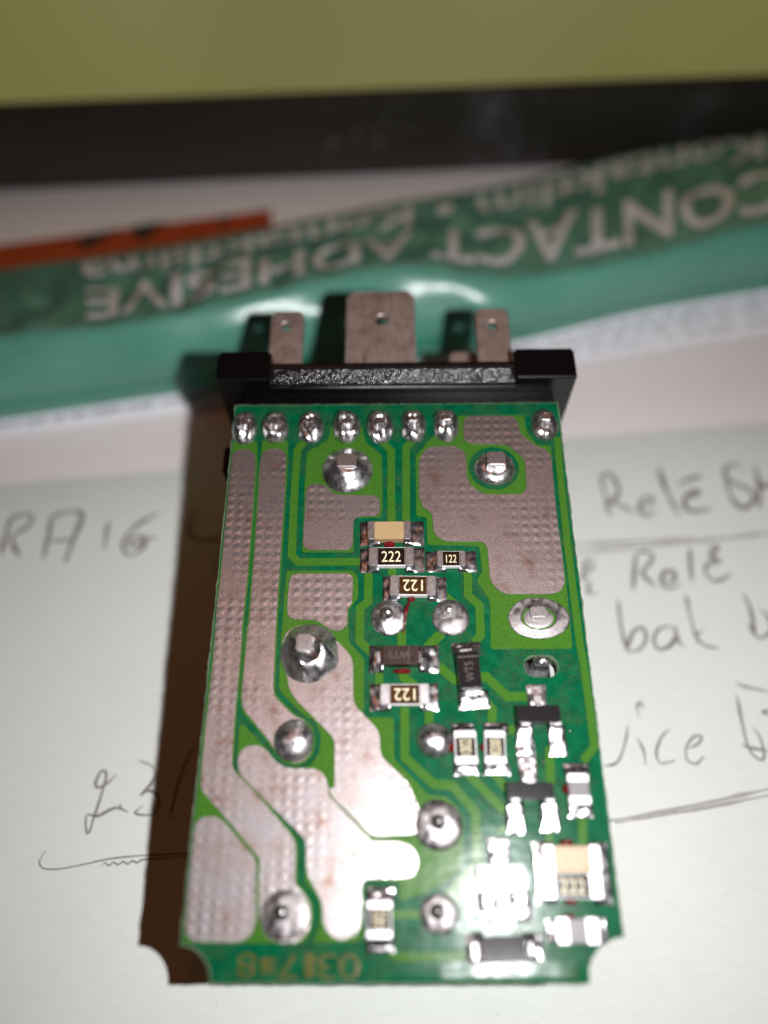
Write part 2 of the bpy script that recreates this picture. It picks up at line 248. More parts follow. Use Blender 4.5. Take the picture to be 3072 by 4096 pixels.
def bump(nt, bsdf, height, strength, dist_mm, prev=None):
    b = nt.nodes.new('ShaderNodeBump'); b.inputs['Strength'].default_value = strength; b.inputs['Distance'].default_value = dist_mm * MM
    nt.links.new(height, b.inputs['Height'])
    if prev is not None: nt.links.new(prev, b.inputs['Normal'])
    nt.links.new(b.outputs[0], bsdf.inputs['Normal']); return b.outputs[0]
def simple(name, c0, c1, rough, metal=0., scale=4., bump_s=.0, bump_mm=.02, rvar=.08, spec=.5, coat=0., detail=4):
    m, nt, p = nodes(name); v = coords(nt); f = noise_n(nt, v, scale, detail)
    nt.links.new(ramp(nt, f, ((.3, c0), (.7, c1))), p.inputs['Base Color'])
    nt.links.new(maprange(nt, f, rough - rvar, rough + rvar, .25, .75), p.inputs['Roughness'])
    p.inputs['Metallic'].default_value = metal; p.inputs['Specular IOR Level'].default_value = spec
    p.inputs['Coat Weight'].default_value = coat; p.inputs['Coat Roughness'].default_value = .08
    if bump_s: bump(nt, p, noise_n(nt, v, scale * 3, 4), bump_s, bump_mm)
    return m
M = {}
# brown flux haze over the dark mask between the parts, in speckles
def lacquer(nt, p, v):
    n1 = bump(nt, p, noise_n(nt, v, .35, 2), 1.0, .045)
    bump(nt, p, noise_n(nt, coords(nt, (.35, 1.3, 1), .5), 1.8, 3, .6), 1.0, .007, n1)
def mask_material():
    m, nt, p = nodes('solder_mask'); v = coords(nt)
    big = noise_n(nt, v, .35, 3); fine = noise_n(nt, v, 7, 4, .7)
    base = ramp(nt, noise_n(nt, v, 1.3, 3), ((.3, (.0005, .056, .023)), (.7, (.001, .092, .036))))
    haze = mathn(nt, 'MULTIPLY', maprange(nt, big, 0, 1, .47, .56), maprange(nt, fine, 0, .5, .5, .64))
    mx = nt.nodes.new('ShaderNodeMix'); mx.data_type = 'RGBA'; nt.links.new(haze, mx.inputs[0]); nt.links.new(base, mx.inputs[6]); mx.inputs[7].default_value = (.11, .055, .02, 1)
    nt.links.new(mx.outputs[2], p.inputs['Base Color'])
    nt.links.new(maprange(nt, fine, .17, .25), p.inputs['Roughness'])
    p.inputs['Specular IOR Level'].default_value = .13
    lacquer(nt, p, v)
    return m
M['mask'] = mask_material()
def copper_mask_material():
    m, nt, p = nodes('masked_copper'); v = coords(nt)
    fine = noise_n(nt, v, 14, 3, .7)
    nt.links.new(ramp(nt, fine, ((.3, (.019, .074, .007)), (.52, (.038, .122, .013)), (.72, (.085, .205, .032)))), p.inputs['Base Color'])
    p.inputs['Roughness'].default_value = .22; p.inputs['Specular IOR Level'].default_value = .15
    lacquer(nt, p, v)
    return m
M['copper_mask'] = copper_mask_material()
def tin_material():
    # hot-air levelled tin: a dull frosted skin with brighter smooth patches, the glass weave just showing through
    m, nt, p = nodes('tinned_copper'); v = coords(nt)
    grain = noise_n(nt, v, 8, 3, .75); cloud = noise_n(nt, v, .55, 4, .6)
    c = ramp(nt, cloud, ((.28, (.33, .225, .19)), (.42, (.45, .405, .395)), (.55, (.50, .475, .475)), (.68, (.50, .49, .52))))  # random tone variation; the coppery low end paints in warm reflections
    dark = ramp(nt, grain, ((.34, (.48, .45, .45)), (.60, (1.08, 1.07, 1.07))))
    mx = nt.nodes.new('ShaderNodeMix'); mx.data_type = 'RGBA'; mx.blend_type = 'MULTIPLY'; mx.inputs[0].default_value = .9
    nt.links.new(c, mx.inputs[6]); nt.links.new(dark, mx.inputs[7]); nt.links.new(mx.outputs[2], p.inputs['Base Color'])
    p.inputs['Metallic'].default_value = 1.0
    nt.links.new(maprange(nt, cloud, .60, .50, .3, .7), p.inputs['Roughness'])
    waves = []
    for ax, sc in (('X', .40), ('Y', .43)):
        w = nt.nodes.new('ShaderNodeTexWave'); w.wave_type = 'BANDS'; w.bands_direction = ax; w.inputs['Scale'].default_value = sc
        w.inputs['Distortion'].default_value = 1.2; w.inputs['Detail Scale'].default_value = .5; nt.links.new(v, w.inputs[0]); waves.append(w.outputs['Fac'])
    weave = mathn(nt, 'MULTIPLY', mathn(nt, 'MULTIPLY', waves[0], waves[1]), maprange(nt, noise_n(nt, v, .18, 2), 0, 1, .4, .6))
    scr = noise_n(nt, coords(nt, (.25, 6, 1), .3), 3, 4, .8)
    n1 = bump(nt, p, weave, 1.0, .022)
    n2 = bump(nt, p, grain, 1.0, .012, n1)
    n3 = bump(nt, p, scr, .25, .008, n2)
    g = nt.nodes.new('ShaderNodeBsdfPrincipled'); g.inputs['Metallic'].default_value = 1; nt.links.new(mx.outputs[2], g.inputs['Base Color'])
    nt.links.new(maprange(nt, cloud, .26, .13, .35, .65), g.inputs['Roughness']); nt.links.new(n2, g.inputs['Normal'])
    ms = nt.nodes.new('ShaderNodeMixShader'); ms.inputs[0].default_value = .40
    nt.links.new(p.outputs[0], ms.inputs[1]); nt.links.new(g.outputs[0], ms.inputs[2])
    nt.links.new(ms.outputs[0], nt.nodes['Material Output'].inputs[0])
    return m
M['tin'] = tin_material()
def solder_material(name, rough, c0, c1, bs):
    m, nt, p = nodes(name); v = coords(nt)
    f = noise_n(nt, v, 1.7, 4, .6); g = noise_n(nt, v, 8, 3, .7)
    nt.links.new(ramp(nt, f, ((.3, c0), (.7, c1))), p.inputs['Base Color']); p.inputs['Metallic'].default_value = .97
    nt.links.new(maprange(nt, f, rough * .6, rough * 1.5, .3, .7), p.inputs['Roughness'])
    n1 = bump(nt, p, f, bs, .08); bump(nt, p, g, bs * .8, .015, n1)
    return m
M['solder'] = solder_material('bright_solder', .26, (.48, .46, .46), (.76, .74, .75), .2)
M['solder_dull'] = solder_material('dull_solder', .36, (.36, .34, .34), (.66, .63, .64), .45)
M['solder_grey'] = solder_material('grey_solder', .52, (.18, .16, .16), (.42, .39, .39), .5)
M['solder_dark'] = solder_material('oxidised_solder', .42, (.11, .10, .10), (.34, .315, .315), .5)
M['solder_smd'] = solder_material('wetted_solder', .27, (.22, .21, .215), (.44, .43, .445), .25)
M['endcap'] = simple('tinned_end_cap', (.32, .31, .315), (.52, .505, .51), .40, .95, 9, .5, .012)
M['fr4'] = simple('board_edge', (.05, .095, .045), (.13, .17, .10), .6, 0, 3, .3, .04)
M['black'] = simple('black_plastic', (.0012, .001, .0012), (.0025, .002, .0025), .30, 0, 5, .12, .02, .06, .35)
def spark_material():
    m, nt, p = nodes('eroded_black_plastic'); v = coords(nt)
    f = noise_n(nt, v, 3.2, 4, .7); p.inputs['Base Color'].default_value = (.006, .005, .007, 1)
    p.inputs['Roughness'].default_value = .15; p.inputs['Specular IOR Level'].default_value = .36
    vo = nt.nodes.new('ShaderNodeTexVoronoi'); vo.inputs['Scale'].default_value = 4.5; nt.links.new(v, vo.inputs['Vector'])
    n1 = bump(nt, p, vo.outputs['Distance'], 1.0, .045); bump(nt, p, f, .8, .045, n1)
    return m
M['spark'] = spark_material()
def tab_material():
    m, nt, p = nodes('tarnished_tab_metal'); v = coords(nt)
    f = noise_n(nt, v, .7, 4, .6); sc = noise_n(nt, coords(nt, (5, .35, 1), .06), 1.2, 4, .7); st = maprange(nt, noise_n(nt, coords(nt, (1.6, .3, 1), -.1), 1, 3), 0, .55, .58, .72)
    c = ramp(nt, mathn(nt, 'MULTIPLY', maprange(nt, f, .7, 1.1, .3, .7), maprange(nt, sc, .92, 1.04, .3, .7)), ((.45, (.24, .175, .145)), (.8, (.38, .295, .26)), (1, (.48, .39, .355))))
    mx = nt.nodes.new('ShaderNodeMix'); mx.data_type = 'RGBA'; nt.links.new(st, mx.inputs[0]); nt.links.new(c, mx.inputs[6]); mx.inputs[7].default_value = (.10, .06, .045, 1)
    nt.links.new(mx.outputs[2], p.inputs['Base Color']); p.inputs['Metallic'].default_value = .75
    nt.links.new(maprange(nt, sc, .38, .55, .3, .7), p.inputs['Roughness'])
    bump(nt, p, noise_n(nt, v, 3, 4, .6), .35, .02)
    return m
M['tab'] = tab_material()
M['ceramic'] = simple('tan_ceramic', (.34, .225, .115), (.38, .25, .13), .45, 0, 2, .1, .02)
M['white_ceramic'] = simple('white_ceramic', (.62, .61, .61), (.75, .74, .74), .45, 0, 3, .15, .02)
M['resistor_black'] = simple('resistor_coating', (.007, .004, .003), (.016, .008, .006), .17, 0, 5, .3, .004, .04, .45)
M['resistor_brown'] = simple('resistor_coating_brown', (.016, .008, .004), (.065, .027, .008), .2, 0, 7, .4, .006, .04)
M['brown'] = simple('brown_epoxy', (.020, .010, .008), (.030, .015, .011), .34, 0, 3, .15, .02)
M['epoxy'] = simple('black_epoxy', (.009, .008, .009), (.016, .014, .015), .17, 0, 9, .3, .002, .03)
M['grey_ceramic'] = simple('grey_ceramic', (.10, .09, .10), (.15, .135, .145), .45, 0, 4, .2, .02)
M['ink'] = simple('cream_marking', (.62, .54, .34), (.78, .70, .48), .5, 0, 6)
M['ink_faint'] = simple('faint_marking', (.05, .036, .032), (.085, .063, .055), .5, 0, 5)
M['code'] = simple('board_code_copper', (.045, .07, .012), (.11, .09, .025), .22, 0, 3, .3, .02)
M['red'] = simple('red_glue', (.085, .003, .006), (.16, .010, .012), .18, 0, 2)
M['graphite'] = simple('pencil_graphite', (.12, .105, .10), (.30, .28, .27), .55, 0, 5, detail=6)
M['graphite_soft'] = simple('soft_pencil', (.28, .27, .265), (.48, .46, .45), .6, 0, 6, detail=6)
M['relay'] = simple('relay_case', (.01, .01, .012), (.014, .014, .016), .5)
def paper_material(name, c0, c1, fibre):
    m, nt, p = nodes(name); v = coords(nt)
    mx = nt.nodes.new('ShaderNodeMix'); mx.data_type = 'RGBA'; mx.blend_type = 'MULTIPLY'; mx.inputs[0].default_value = 1
    nt.links.new(ramp(nt, noise_n(nt, v, .05, 4), ((.3, c0), (.7, c1))), mx.inputs[6])
    fl = mathn(nt, 'MULTIPLY', maprange(nt, noise_n(nt, coords(nt, (.5, 2.2, 1), .7), .9, 5, .75), .955, 1.02, .3, .7), maprange(nt, noise_n(nt, v, 1.4, 2), 1, .88, .70, .78))
    nt.links.new(fl, mx.inputs[7]); nt.links.new(mx.outputs[2], p.inputs['Base Color'])
    p.inputs['Roughness'].default_value = .85; p.inputs['Specular IOR Level'].default_value = .2
    n1 = bump(nt, p, noise_n(nt, v, 2.5, 5, .7), fibre, .06)
    bump(nt, p, noise_n(nt, coords(nt, (.15, 1.2, 1), .2), 1.5, 3), fibre * .6, .06, n1)
    return m
M['paper'] = paper_material('notebook_paper', (.70, .73, .69), (.745, .775, .735), .22)
M['sheet'] = paper_material('white_paper', (.89, .82, .82), (.93, .86, .86), .1)
M['cover'] = simple('notebook_card', (.25, .2, .15), (.3, .24, .18), .7)
M['green'] = simple('green_tube_lacquer', (.088, .275, .210), (.112, .318, .248), .27, 0, .12, .08, .3, .04, .45)
M['green_line'] = simple('darker_green_line', (.03, .24, .15), (.04, .27, .17), .3, 0, .3)  # thin band of darker green low on the tube
M['tube_white'] = simple('white_tube_print', (.80, .80, .85), (.88, .88, .92), .3, 0, .2)
M['tube_text'] = simple('white_lettering', (.78, .76, .84), (.86, .84, .90), .35, 0, .3)
M['tube_small'] = simple('grey_small_print', (.07, .06, .07), (.16, .14, .15), .5, 0, .8)
M['orange'] = simple('orange_print', (.33, .042, .008), (.46, .06, .010), .5, 0, .3)
M['black_print'] = simple('black_print', (.02, .015, .012), (.03, .02, .016), .5)
M['desk'] = simple('desk_wood', (.16, .09, .05), (.22, .13, .07), .5, 0, .08)
def bezel_material():
    m, nt, p = nodes('dusty_black_bezel'); v = coords(nt)
    f = noise_n(nt, v, .5, 6, .65); sp = maprange(nt, noise_n(nt, v, .045, 2, .5), 0, 1, .56, .72)
    dust = mathn(nt, 'MULTIPLY', maprange(nt, f, .12, 1, .45, .72), sp)
    nt.links.new(ramp(nt, dust, ((0, (.026, .022, .018)), (1, (.13, .13, .14)))), p.inputs['Base Color'])
    p.inputs['Roughness'].default_value = .35
    return m
M['bezel'] = bezel_material()
M['dust'] = simple('grey_dust', (.45, .46, .5), (.65, .66, .7), .9, 0, 2)
def screen_material():
    m, nt, p = nodes('lit_screen'); v = coords(nt)
    p.inputs['Base Color'].default_value = (.02, .02, .02, 1); p.inputs['Roughness'].default_value = .4
    nt.links.new(ramp(nt, noise_n(nt, v, .012, 2), ((.3, (.170, .150, .040)), (.7, (.235, .210, .075)))), p.inputs['Emission Color'])
    p.inputs['Emission Strength'].default_value = .80
    return m
M['screen'] = screen_material()

# ------------------------------------------------------------------ mesh helpers (millimetres in, metres out)
def mesh_from(name, verts, faces, smooth=None):
    me = bpy.data.meshes.new(name); me.from_pydata([(v[0] * MM, v[1] * MM, v[2] * MM) for v in verts], [], faces); me.update()
    if smooth is not None: me.shade_smooth(); me.set_sharp_from_angle(angle=R(smooth))
    return me
def from_bm(name, bm, smooth=None):
    bmesh.ops.recalc_face_normals(bm, faces=bm.faces)
    bmesh.ops.scale(bm, vec=(MM, MM, MM), verts=bm.verts)
    me = bpy.data.meshes.new(name); bm.to_mesh(me); bm.free()
    if smooth is not None: me.shade_smooth(); me.set_sharp_from_angle(angle=R(smooth))
    return me
def link(name, me, mat, parent=None, loc=(0, 0, 0), rz=0, label=None):
    o = bpy.data.objects.new(name, me); col.objects.link(o)
    if mat and me and not me.materials: me.materials.append(M[mat])
    o.parent = parent; o.location = [v * MM for v in loc]; o.rotation_euler = (0, 0, rz)
    if label: o['label'] = label
    return o
def thing(name, label, cat, group=None, me=None, mat=None):
    o = link(name, me, mat); o['label'] = label; o['category'] = cat
    if group: o['group'] = group
    return o
def area(p): return .5 * sum(p[i - 1][0] * p[i][1] - p[i][0] * p[i - 1][1] for i in range(len(p)))
def ccw(p): return list(p) if area(p) > 0 else list(p)[::-1]
def clean(p, d=.03):
    out = []
    for q in p:
        if not out or math.dist(q, out[-1]) > d: out.append(q)
    if math.dist(out[0], out[-1]) < d: out.pop()
    return out
def chaikin(p, n=2, k=.25):
    for _ in range(n):
        q = []
        for i in range(len(p)):
            a, b = p[i], p[(i + 1) % len(p)]
            q += [(a[0] + (b[0] - a[0]) * k, a[1] + (b[1] - a[1]) * k), (b[0] - (b[0] - a[0]) * k, b[1] - (b[1] - a[1]) * k)]
        p = q
    return p
def roundc(p, r):                      # round each corner with a short arc of cut length r
    out = []
    for i in range(len(p)):
        a, b, c = Vector(p[i - 1]), Vector(p[i]), Vector(p[(i + 1) % len(p)])
        la, lc = (a - b).length, (c - b).length
        t = min(r, la * .45, lc * .45)
        s, e = b + (a - b) / la * t, b + (c - b) / lc * t
        for k in (0, .33, .67, 1): out.append(tuple(s * (1 - k) ** 2 + b * 2 * k * (1 - k) + e * k * k))
    return out
def inset(p, d):
    out = []
    n = len(p)
    for i in range(n):
        a, b, c = Vector(p[i - 1]), Vector(p[i]), Vector(p[(i + 1) % n])
        u, w = (b - a).normalized(), (c - b).normalized()
        n1, n2 = Vector((-u.y, u.x)), Vector((-w.y, w.x)); m = n1 + n2
        m = m / max(.5, m.length_squared / 2) / 1.0 if m.length > .2 else n1
        out.append((b.x + m.x * d * .5, b.y + m.y * d * .5))
    return out
def slab(name, poly, z0, z1, bev=.02):
    p = ccw(clean(poly)); n = len(p); q = inset(p, bev * 1.0)
    v = [(x, y, z0) for x, y in p] + [(x, y, z1 - bev) for x, y in p] + [(x, y, z1) for x, y in q]
    f = [[i, (i + 1) % n, n + (i + 1) % n, n + i] for i in range(n)] + [[n + i, n + (i + 1) % n, 2 * n + (i + 1) % n, 2 * n + i] for i in range(n)]
    f.append(list(range(2 * n, 3 * n)))
    return mesh_from(name, v, f)
def stroke_poly(pts, w):
    L_, R_ = [], []
    n = len(pts)
    for i in range(n):
        b = Vector(pts[i]); u = (b - Vector(pts[i - 1])).normalized() if i else None; v = (Vector(pts[i + 1]) - b).normalized() if i < n - 1 else None
        u = u or v; v = v or u
        m = (Vector((-u.y, u.x)) + Vector((-v.y, v.x))).normalized(); k = 1 / max(.55, m.dot(Vector((-u.y, u.x))))
        L_.append(tuple(b + m * w / 2 * k)); R_.append(tuple(b - m * w / 2 * k))
    return L_ + R_[::-1]
def box_mesh(name, w, l, h, bev=.05, seg=2, z0=0, smooth=40, taper=0):
    bm = bmesh.new(); bmesh.ops.create_cube(bm, size=1)
    for v in bm.verts:
        k = 1 - (taper if v.co.z > 0 else 0)
        v.co = (v.co.x * (w * k if w > l else w - l * (1 - k)), v.co.y * (l - (w if w < l else l) * (1 - k)), (v.co.z + .5) * h + z0)
    bmesh.ops.bevel(bm, geom=bm.edges[:], offset=bev, segments=seg, affect='EDGES', clamp_overlap=True)
    return from_bm(name, bm, smooth)
def multi_box(name, boxes, bev=.05, smooth=40):
    bm = bmesh.new()
    for x0, x1, y0, y1, z0, z1 in boxes:
        r = bmesh.ops.create_cube(bm, size=1)
        for v in r['verts']: v.co = ((x0 + x1) / 2 + v.co.x * (x1 - x0), (y0 + y1) / 2 + v.co.y * (y1 - y0), (z0 + z1) / 2 + v.co.z * (z1 - z0))
    if bev: bmesh.ops.bevel(bm, geom=bm.edges[:], offset=bev, segments=2, affect='EDGES', clamp_overlap=True)
    return from_bm(name, bm, smooth)
def lathe(name, prof, rx, ry, seg=40, wob=.02, seed=0, sq=2.0):
    v, f = [], []
    for k, (r, z) in enumerate(prof):
        for i in range(seg):
            t = 2 * math.pi * i / seg; c, s = math.cos(t), math.sin(t)
            q = (abs(c) ** sq + abs(s) ** sq) ** (-1 / sq)
            wv = 1 + wob * noise.noise(Vector((c * 1.5 + seed * 7, s * 1.5, z * 1.3)))
            v.append((c * q * rx * r * wv, s * q * ry * r * wv, z + wob * 3 * (noise.noise(Vector((c * r * 2.1 + seed * 3, s * r * 2.1, 4))) if 0 < k else 0) * min(1, z * 3)))
    n = len(prof)
    for k in range(n - 1):
        for i in range(seg): f.append([k * seg + i, k * seg + (i + 1) % seg, (k + 1) * seg + (i + 1) % seg, (k + 1) * seg + i])
    f.append([(n - 1) * seg + i for i in range(seg)])
    return mesh_from(name, v, f, 60)
def height_patch(name, w, l, fn, nx=14, ny=14, smooth=50):
    v, f = [], []
    for j in range(ny + 1):
        for i in range(nx + 1):
            x, y = (i / nx - .5), (j / ny - .5); v.append((x * w, y * l, fn(x * 2, y * 2)))
    for j in range(ny):
        for i in range(nx): a = j * (nx + 1) + i; f.append([a, a + 1, a + nx + 2, a + nx + 1])
    b = len(v)
    rim = [i for i in range(nx + 1)] + [j * (nx + 1) + nx for j in range(1, ny + 1)] + [ny * (nx + 1) + i for i in range(nx - 1, -1, -1)] + [j * (nx + 1) for j in range(ny - 1, 0, -1)]
    for r in rim: v.append((v[r][0], v[r][1], 0))
    for k in range(len(rim)): k2 = (k + 1) % len(rim); f.append([rim[k2], rim[k], b + k, b + k2])
    return mesh_from(name, v, f, smooth)
def text_bm(s, size=1.0, bold=0.0):
    c = bpy.data.curves.new('lettering_curve', 'FONT'); c.body = s; c.size = size; c.resolution_u = 3; c.offset = bold
    o = bpy.data.objects.new('lettering_tmp', c); col.objects.link(o)
    dg = bpy.context.evaluated_depsgraph_get(); me = bpy.data.meshes.new_from_object(o.evaluated_get(dg))
    bm = bmesh.new(); bm.from_mesh(me); bpy.data.meshes.remove(me); bpy.data.objects.remove(o); bpy.data.curves.remove(c)
    return bm
def bounds(bm):
    xs = [v.co.x for v in bm.verts]; ys = [v.co.y for v in bm.verts]
    return min(xs), max(xs), min(ys), max(ys)
def text_flat(name, s, w, h, rot=0, thick=.006, bold=0.0):
    bm = text_bm(s); x0, x1, y0, y1 = bounds(bm)
    for v in bm.verts: v.co = ((v.co.x - (x0 + x1) / 2) / (x1 - x0) * w, (v.co.y - (y0 + y1) / 2) / (y1 - y0) * h, 0)
    if rot: bmesh.ops.rotate(bm, verts=bm.verts, cent=(0, 0, 0), matrix=Matrix.Rotation(rot, 3, 'Z'))
    g = bmesh.ops.extrude_face_region(bm, geom=bm.faces[:])
    bmesh.ops.translate(bm, vec=(0, 0, thick), verts=[e for e in g['geom'] if isinstance(e, bmesh.types.BMVert)])
    return from_bm(name, bm)
def curve_plate(name, outer, holes, z0, z1):
    c = bpy.data.curves.new(name, 'CURVE'); c.dimensions = '2D'; c.fill_mode = 'BOTH'
    for p in [outer] + holes:
        s = c.splines.new('POLY'); s.points.add(len(p) - 1); s.use_cyclic_u = True
        for i, q in enumerate(p): s.points[i].co = (q[0], q[1], 0, 1)
    c.extrude = (z1 - z0) / 2
    o = bpy.data.objects.new('plate_tmp', c); col.objects.link(o)
    dg = bpy.context.evaluated_depsgraph_get(); me = bpy.data.meshes.new_from_object(o.evaluated_get(dg))
    bpy.data.objects.remove(o); bpy.data.curves.remove(c)
    bm = bmesh.new(); bm.from_mesh(me); bpy.data.meshes.remove(me)
    bmesh.ops.remove_doubles(bm, verts=bm.verts, dist=1e-4)
    bmesh.ops.translate(bm, vec=(0, 0, (z0 + z1) / 2), verts=bm.verts)
    return from_bm(name, bm)
def ellipse(cx, cy, rx, ry, n=40): return [(cx + rx * math.cos(2 * math.pi * i / n), cy + ry * math.sin(2 * math.pi * i / n)) for i in range(n)]

# ================================================================== SETTING
desk = link('desk', mesh_from('desk', [(-400, -200, -4.2), (400, -200, -4.2), (400, 500, -4.2), (-400, 500, -4.2)], [[0, 1, 2, 3]]), 'desk'); desk['kind'] = 'structure'
desk['label'] = 'brown wooden desk under the papers'

# ================================================================== white sheet behind the notebook
sheet = thing('paper_sheet', 'pinkish white paper sheet lying behind the notebook and under the tube', 'paper')
def sheet_mesh():
    v, f = [], []; nx, ny = 40, 24
    for j in range(ny + 1):
        for i in range(nx + 1):
            x = -170 + 340 * i / nx; y = 40 + 110 * j / ny
            v.append((x, y, -1.05 + .12 * noise.noise(Vector((x * .03, y * .05, 1)))))
    for j in range(ny):
        for i in range(nx): a = j * (nx + 1) + i; f.append([a, a + 1, a + nx + 2, a + nx + 1])
    n = len(v); v += [(x, y, z - .15) for x, y, z in v]; f += [[n + q for q in reversed(g)] for g in f]
    return mesh_from('paper_sheet', v, f, 60)
link('page', sheet_mesh(), 'sheet', sheet)
# orange printed card lying on the sheet, behind the tube
card = thing('printed_card', 'orange printed card with black marks behind the green tube', 'card')
link('card_board', slab('card_board', CARD, -1.0, -.55, .03), 'orange', card)
for mk in CARDMARK: link('black_mark', slab('black_mark', mk, -.6, -.53, .005), 'black_print', card)

# ================================================================== notebook
book = thing('notebook', 'open notebook page with pencil handwriting under the circuit board', 'notebook')
(ex0, ey0), (ex1, ey1) = NOTEBOOK_EDGE
sl = (ey1 - ey0) / (ex1 - ex0)
def edge_y(x): return ey0 + (x - ex0) * sl
def page_z(x, y):
    d = edge_y(x) - y
    z = .05 * noise.noise(Vector((x * .02, y * .02, 3)))
    if d < 9: z -= .6 * (1 - d / 9) ** 2
    return z
def page_mesh():
    v, f = [], []; nx = 60; rows = [0, 1, 2, 3, 4.5, 6, 8, 10, 14, 20, 30, 45, 60, 80, 110, 160]
    for r in rows:
        for i in range(nx + 1):
            x = -130 + 260 * i / nx; y = edge_y(x) - r; v.append((x, y, page_z(x, y)))
    for j in range(len(rows) - 1):
        for i in range(nx): a = j * (nx + 1) + i; f.append([a + 1, a, a + nx + 1, a + nx + 2])
    return mesh_from('page', v, f, 60)
link('page', page_mesh(), 'paper', book)
bx0, bx1 = -130, 130
link('page_block', mesh_from('page_block', [(bx0, edge_y(bx0) - .3, -1.3), (bx1, edge_y(bx1) - .3, -1.3), (bx1, edge_y(bx1) - 159, -1.3), (bx0, edge_y(bx0) - 159, -1.3),
     (bx0, edge_y(bx0) - .3, -4.1), (bx1, edge_y(bx1) - .3, -4.1), (bx1, edge_y(bx1) - 159, -4.1), (bx0, edge_y(bx0) - 159, -4.1)],
     [[0, 3, 2, 1], [0, 1, 5, 4], [1, 2, 6, 5], [2, 3, 7, 6], [3, 0, 4, 7], [4, 5, 6, 7]]), 'paper', book)
def resample(pts, step):
    # Catmull-Rom through the points
    P = [Vector(p) for p in pts]; P = [P[0] * 2 - P[1]] + P + [P[-1] * 2 - P[-2]]; out = []
    for i in range(1, len(P) - 2):
        n = max(2, int((P[i + 1] - P[i]).length / step))
        for k in range(n):
            t = k / n; a, b, c, d = P[i - 1], P[i], P[i + 1], P[i + 2]
            out.append(.5 * (2 * b + (c - a) * t + (2 * a - 5 * b + 4 * c - d) * t * t + (3 * b - a - 3 * c + d) * t ** 3))
    out.append(P[-2]); return out
def ribbon(name, strokes, w, seed, straight=False):
    v, f = [], []
    for si, s in enumerate(strokes):
        pts = resample(s, .35) if not straight else resample(s, 1.2)
        b = len(v); n = len(pts)
        for i, p in enumerate(pts):
            u = (pts[min(n - 1, i + 1)] - pts[max(0, i - 1)]).normalized(); nn = Vector((-u.y, u.x))
            ww = w * (.75 + .5 * noise.noise(Vector((p.x * .5, p.y * .5, seed + si)))) * (1 if 1 < i < n - 2 else .55)
            z = page_z(p.x, p.y) + .03 + .002 * si
            for s_ in (-1, 1): v.append((p.x + nn.x * ww / 2 * s_, p.y + nn.y * ww / 2 * s_, z))
        for i in range(n - 1): f.append([b + 2 * i, b + 2 * i + 2, b + 2 * i + 3, b + 2 * i + 1])
    return mesh_from(name, v, f)
wid = {'RA16': .58, '231': .30, 'hook_line': .18, 'Rele_Sh': .62, 'double_line': .52, 'eight_two': .42, 'Rele': .54, 'bak': .44, 'vice': .33, 'long_line': .42}
for k, (n_, st) in enumerate(WRITING.items()):
    line = n_.endswith('line')
    link('pencil_line' if line else 'handwriting', ribbon('pencil_stroke', st, wid[n_], k * 5, line), 'graphite_soft' if n_ in ('long_line', 'double_line') else 'graphite', book)

# ================================================================== lit tablet standing behind
mon = thing('tablet', 'black framed tablet with a plain olive lit screen standing at the back', 'tablet')
(mx0, my0), (mx1, my1) = MON
mu = Vector((mx1 - mx0, my1 - my0, 0)).normalized(); mn = Vector((-mu.y, mu.x, 0)); up = Vector((0, 0, 1))
mo = Vector((mx0, my0, -.95)); A0, A1, HS = -16, 156, 72
def mon_pt(a, d, z): p = mo + mu * a + mn * d + up * z; return (p.x, p.y, p.z)
def mon_box(name, a0, a1, d0, d1, z0, z1):
    v = [mon_pt(a, d, z) for z in (z0, z1) for d in (d0, d1) for a in (a0, a1)]
    return mesh_from(name, v, [[0, 2, 3, 1], [4, 5, 7, 6], [0, 1, 5, 4], [2, 6, 7, 3], [0, 4, 6, 2], [1, 3, 7, 5]])
def bezel_low():
    prof = [(0, .3), (.3, 0), (4, 0), (4, 13.1), (1.0, 13.1), (.5, 12.7), (0, 12.2)]; n = len(prof); v = []
    for a in (A0, A1): v += [mon_pt(a, d, z) for d, z in prof]
    return mesh_from('bezel', v, [[i, (i + 1) % n, n + (i + 1) % n, n + i] for i in range(n)] + [list(range(n))[::-1], list(range(n, 2 * n))], 40)
link('bezel', bezel_low(), 'bezel', mon)
link('bezel', mon_box('bezel', A0, A1, 0, 4, HS, HS + 12), 'bezel', mon)
link('bezel', mon_box('bezel', A0 - 12, A0, 0, 4, 0, HS + 12), 'bezel', mon)
link('bezel', mon_box('bezel', A1, A1 + 12, 0, 4, 0, HS + 12), 'bezel', mon)
link('screen', mon_box('screen', A0 + .1, A1 - .1, 1.3, 3.5, 13.15, HS - .1), 'screen', mon)
rnd_d = random.Random(5)
speck = lathe('dust_speck', [(1, 0), (.8, .3), (.4, .45), (.02, .5)], 1, 1, 10, .2)
for a, z, n_, sp_ in ((54, 6.0, 8, 1.0), (60.5, 7.2, 26, 1.7), (66.5, 7.2, 10, .9), (79, 9.0, 24, 2.0), (86.5, 12.0, 6, .3)):
    for _ in range(n_):
        o = link('dust_speck', speck, 'dust', mon); p = mon_pt(a + rnd_d.gauss(0, sp_), -.02, max(.6, min(12, z + rnd_d.gauss(0, sp_ * .55))))
        o.location = [c * MM for c in p]; o.rotation_euler = (R(90), 0, rnd_d.uniform(0, 3)); r_ = rnd_d.uniform(.06, .2); o.scale = (r_, r_ * .8, .1)
link('back_shell', mon_box('back_shell', A0 - 11, A1 + 11, 4.02, 8, .5, HS + 11), 'bezel', mon)

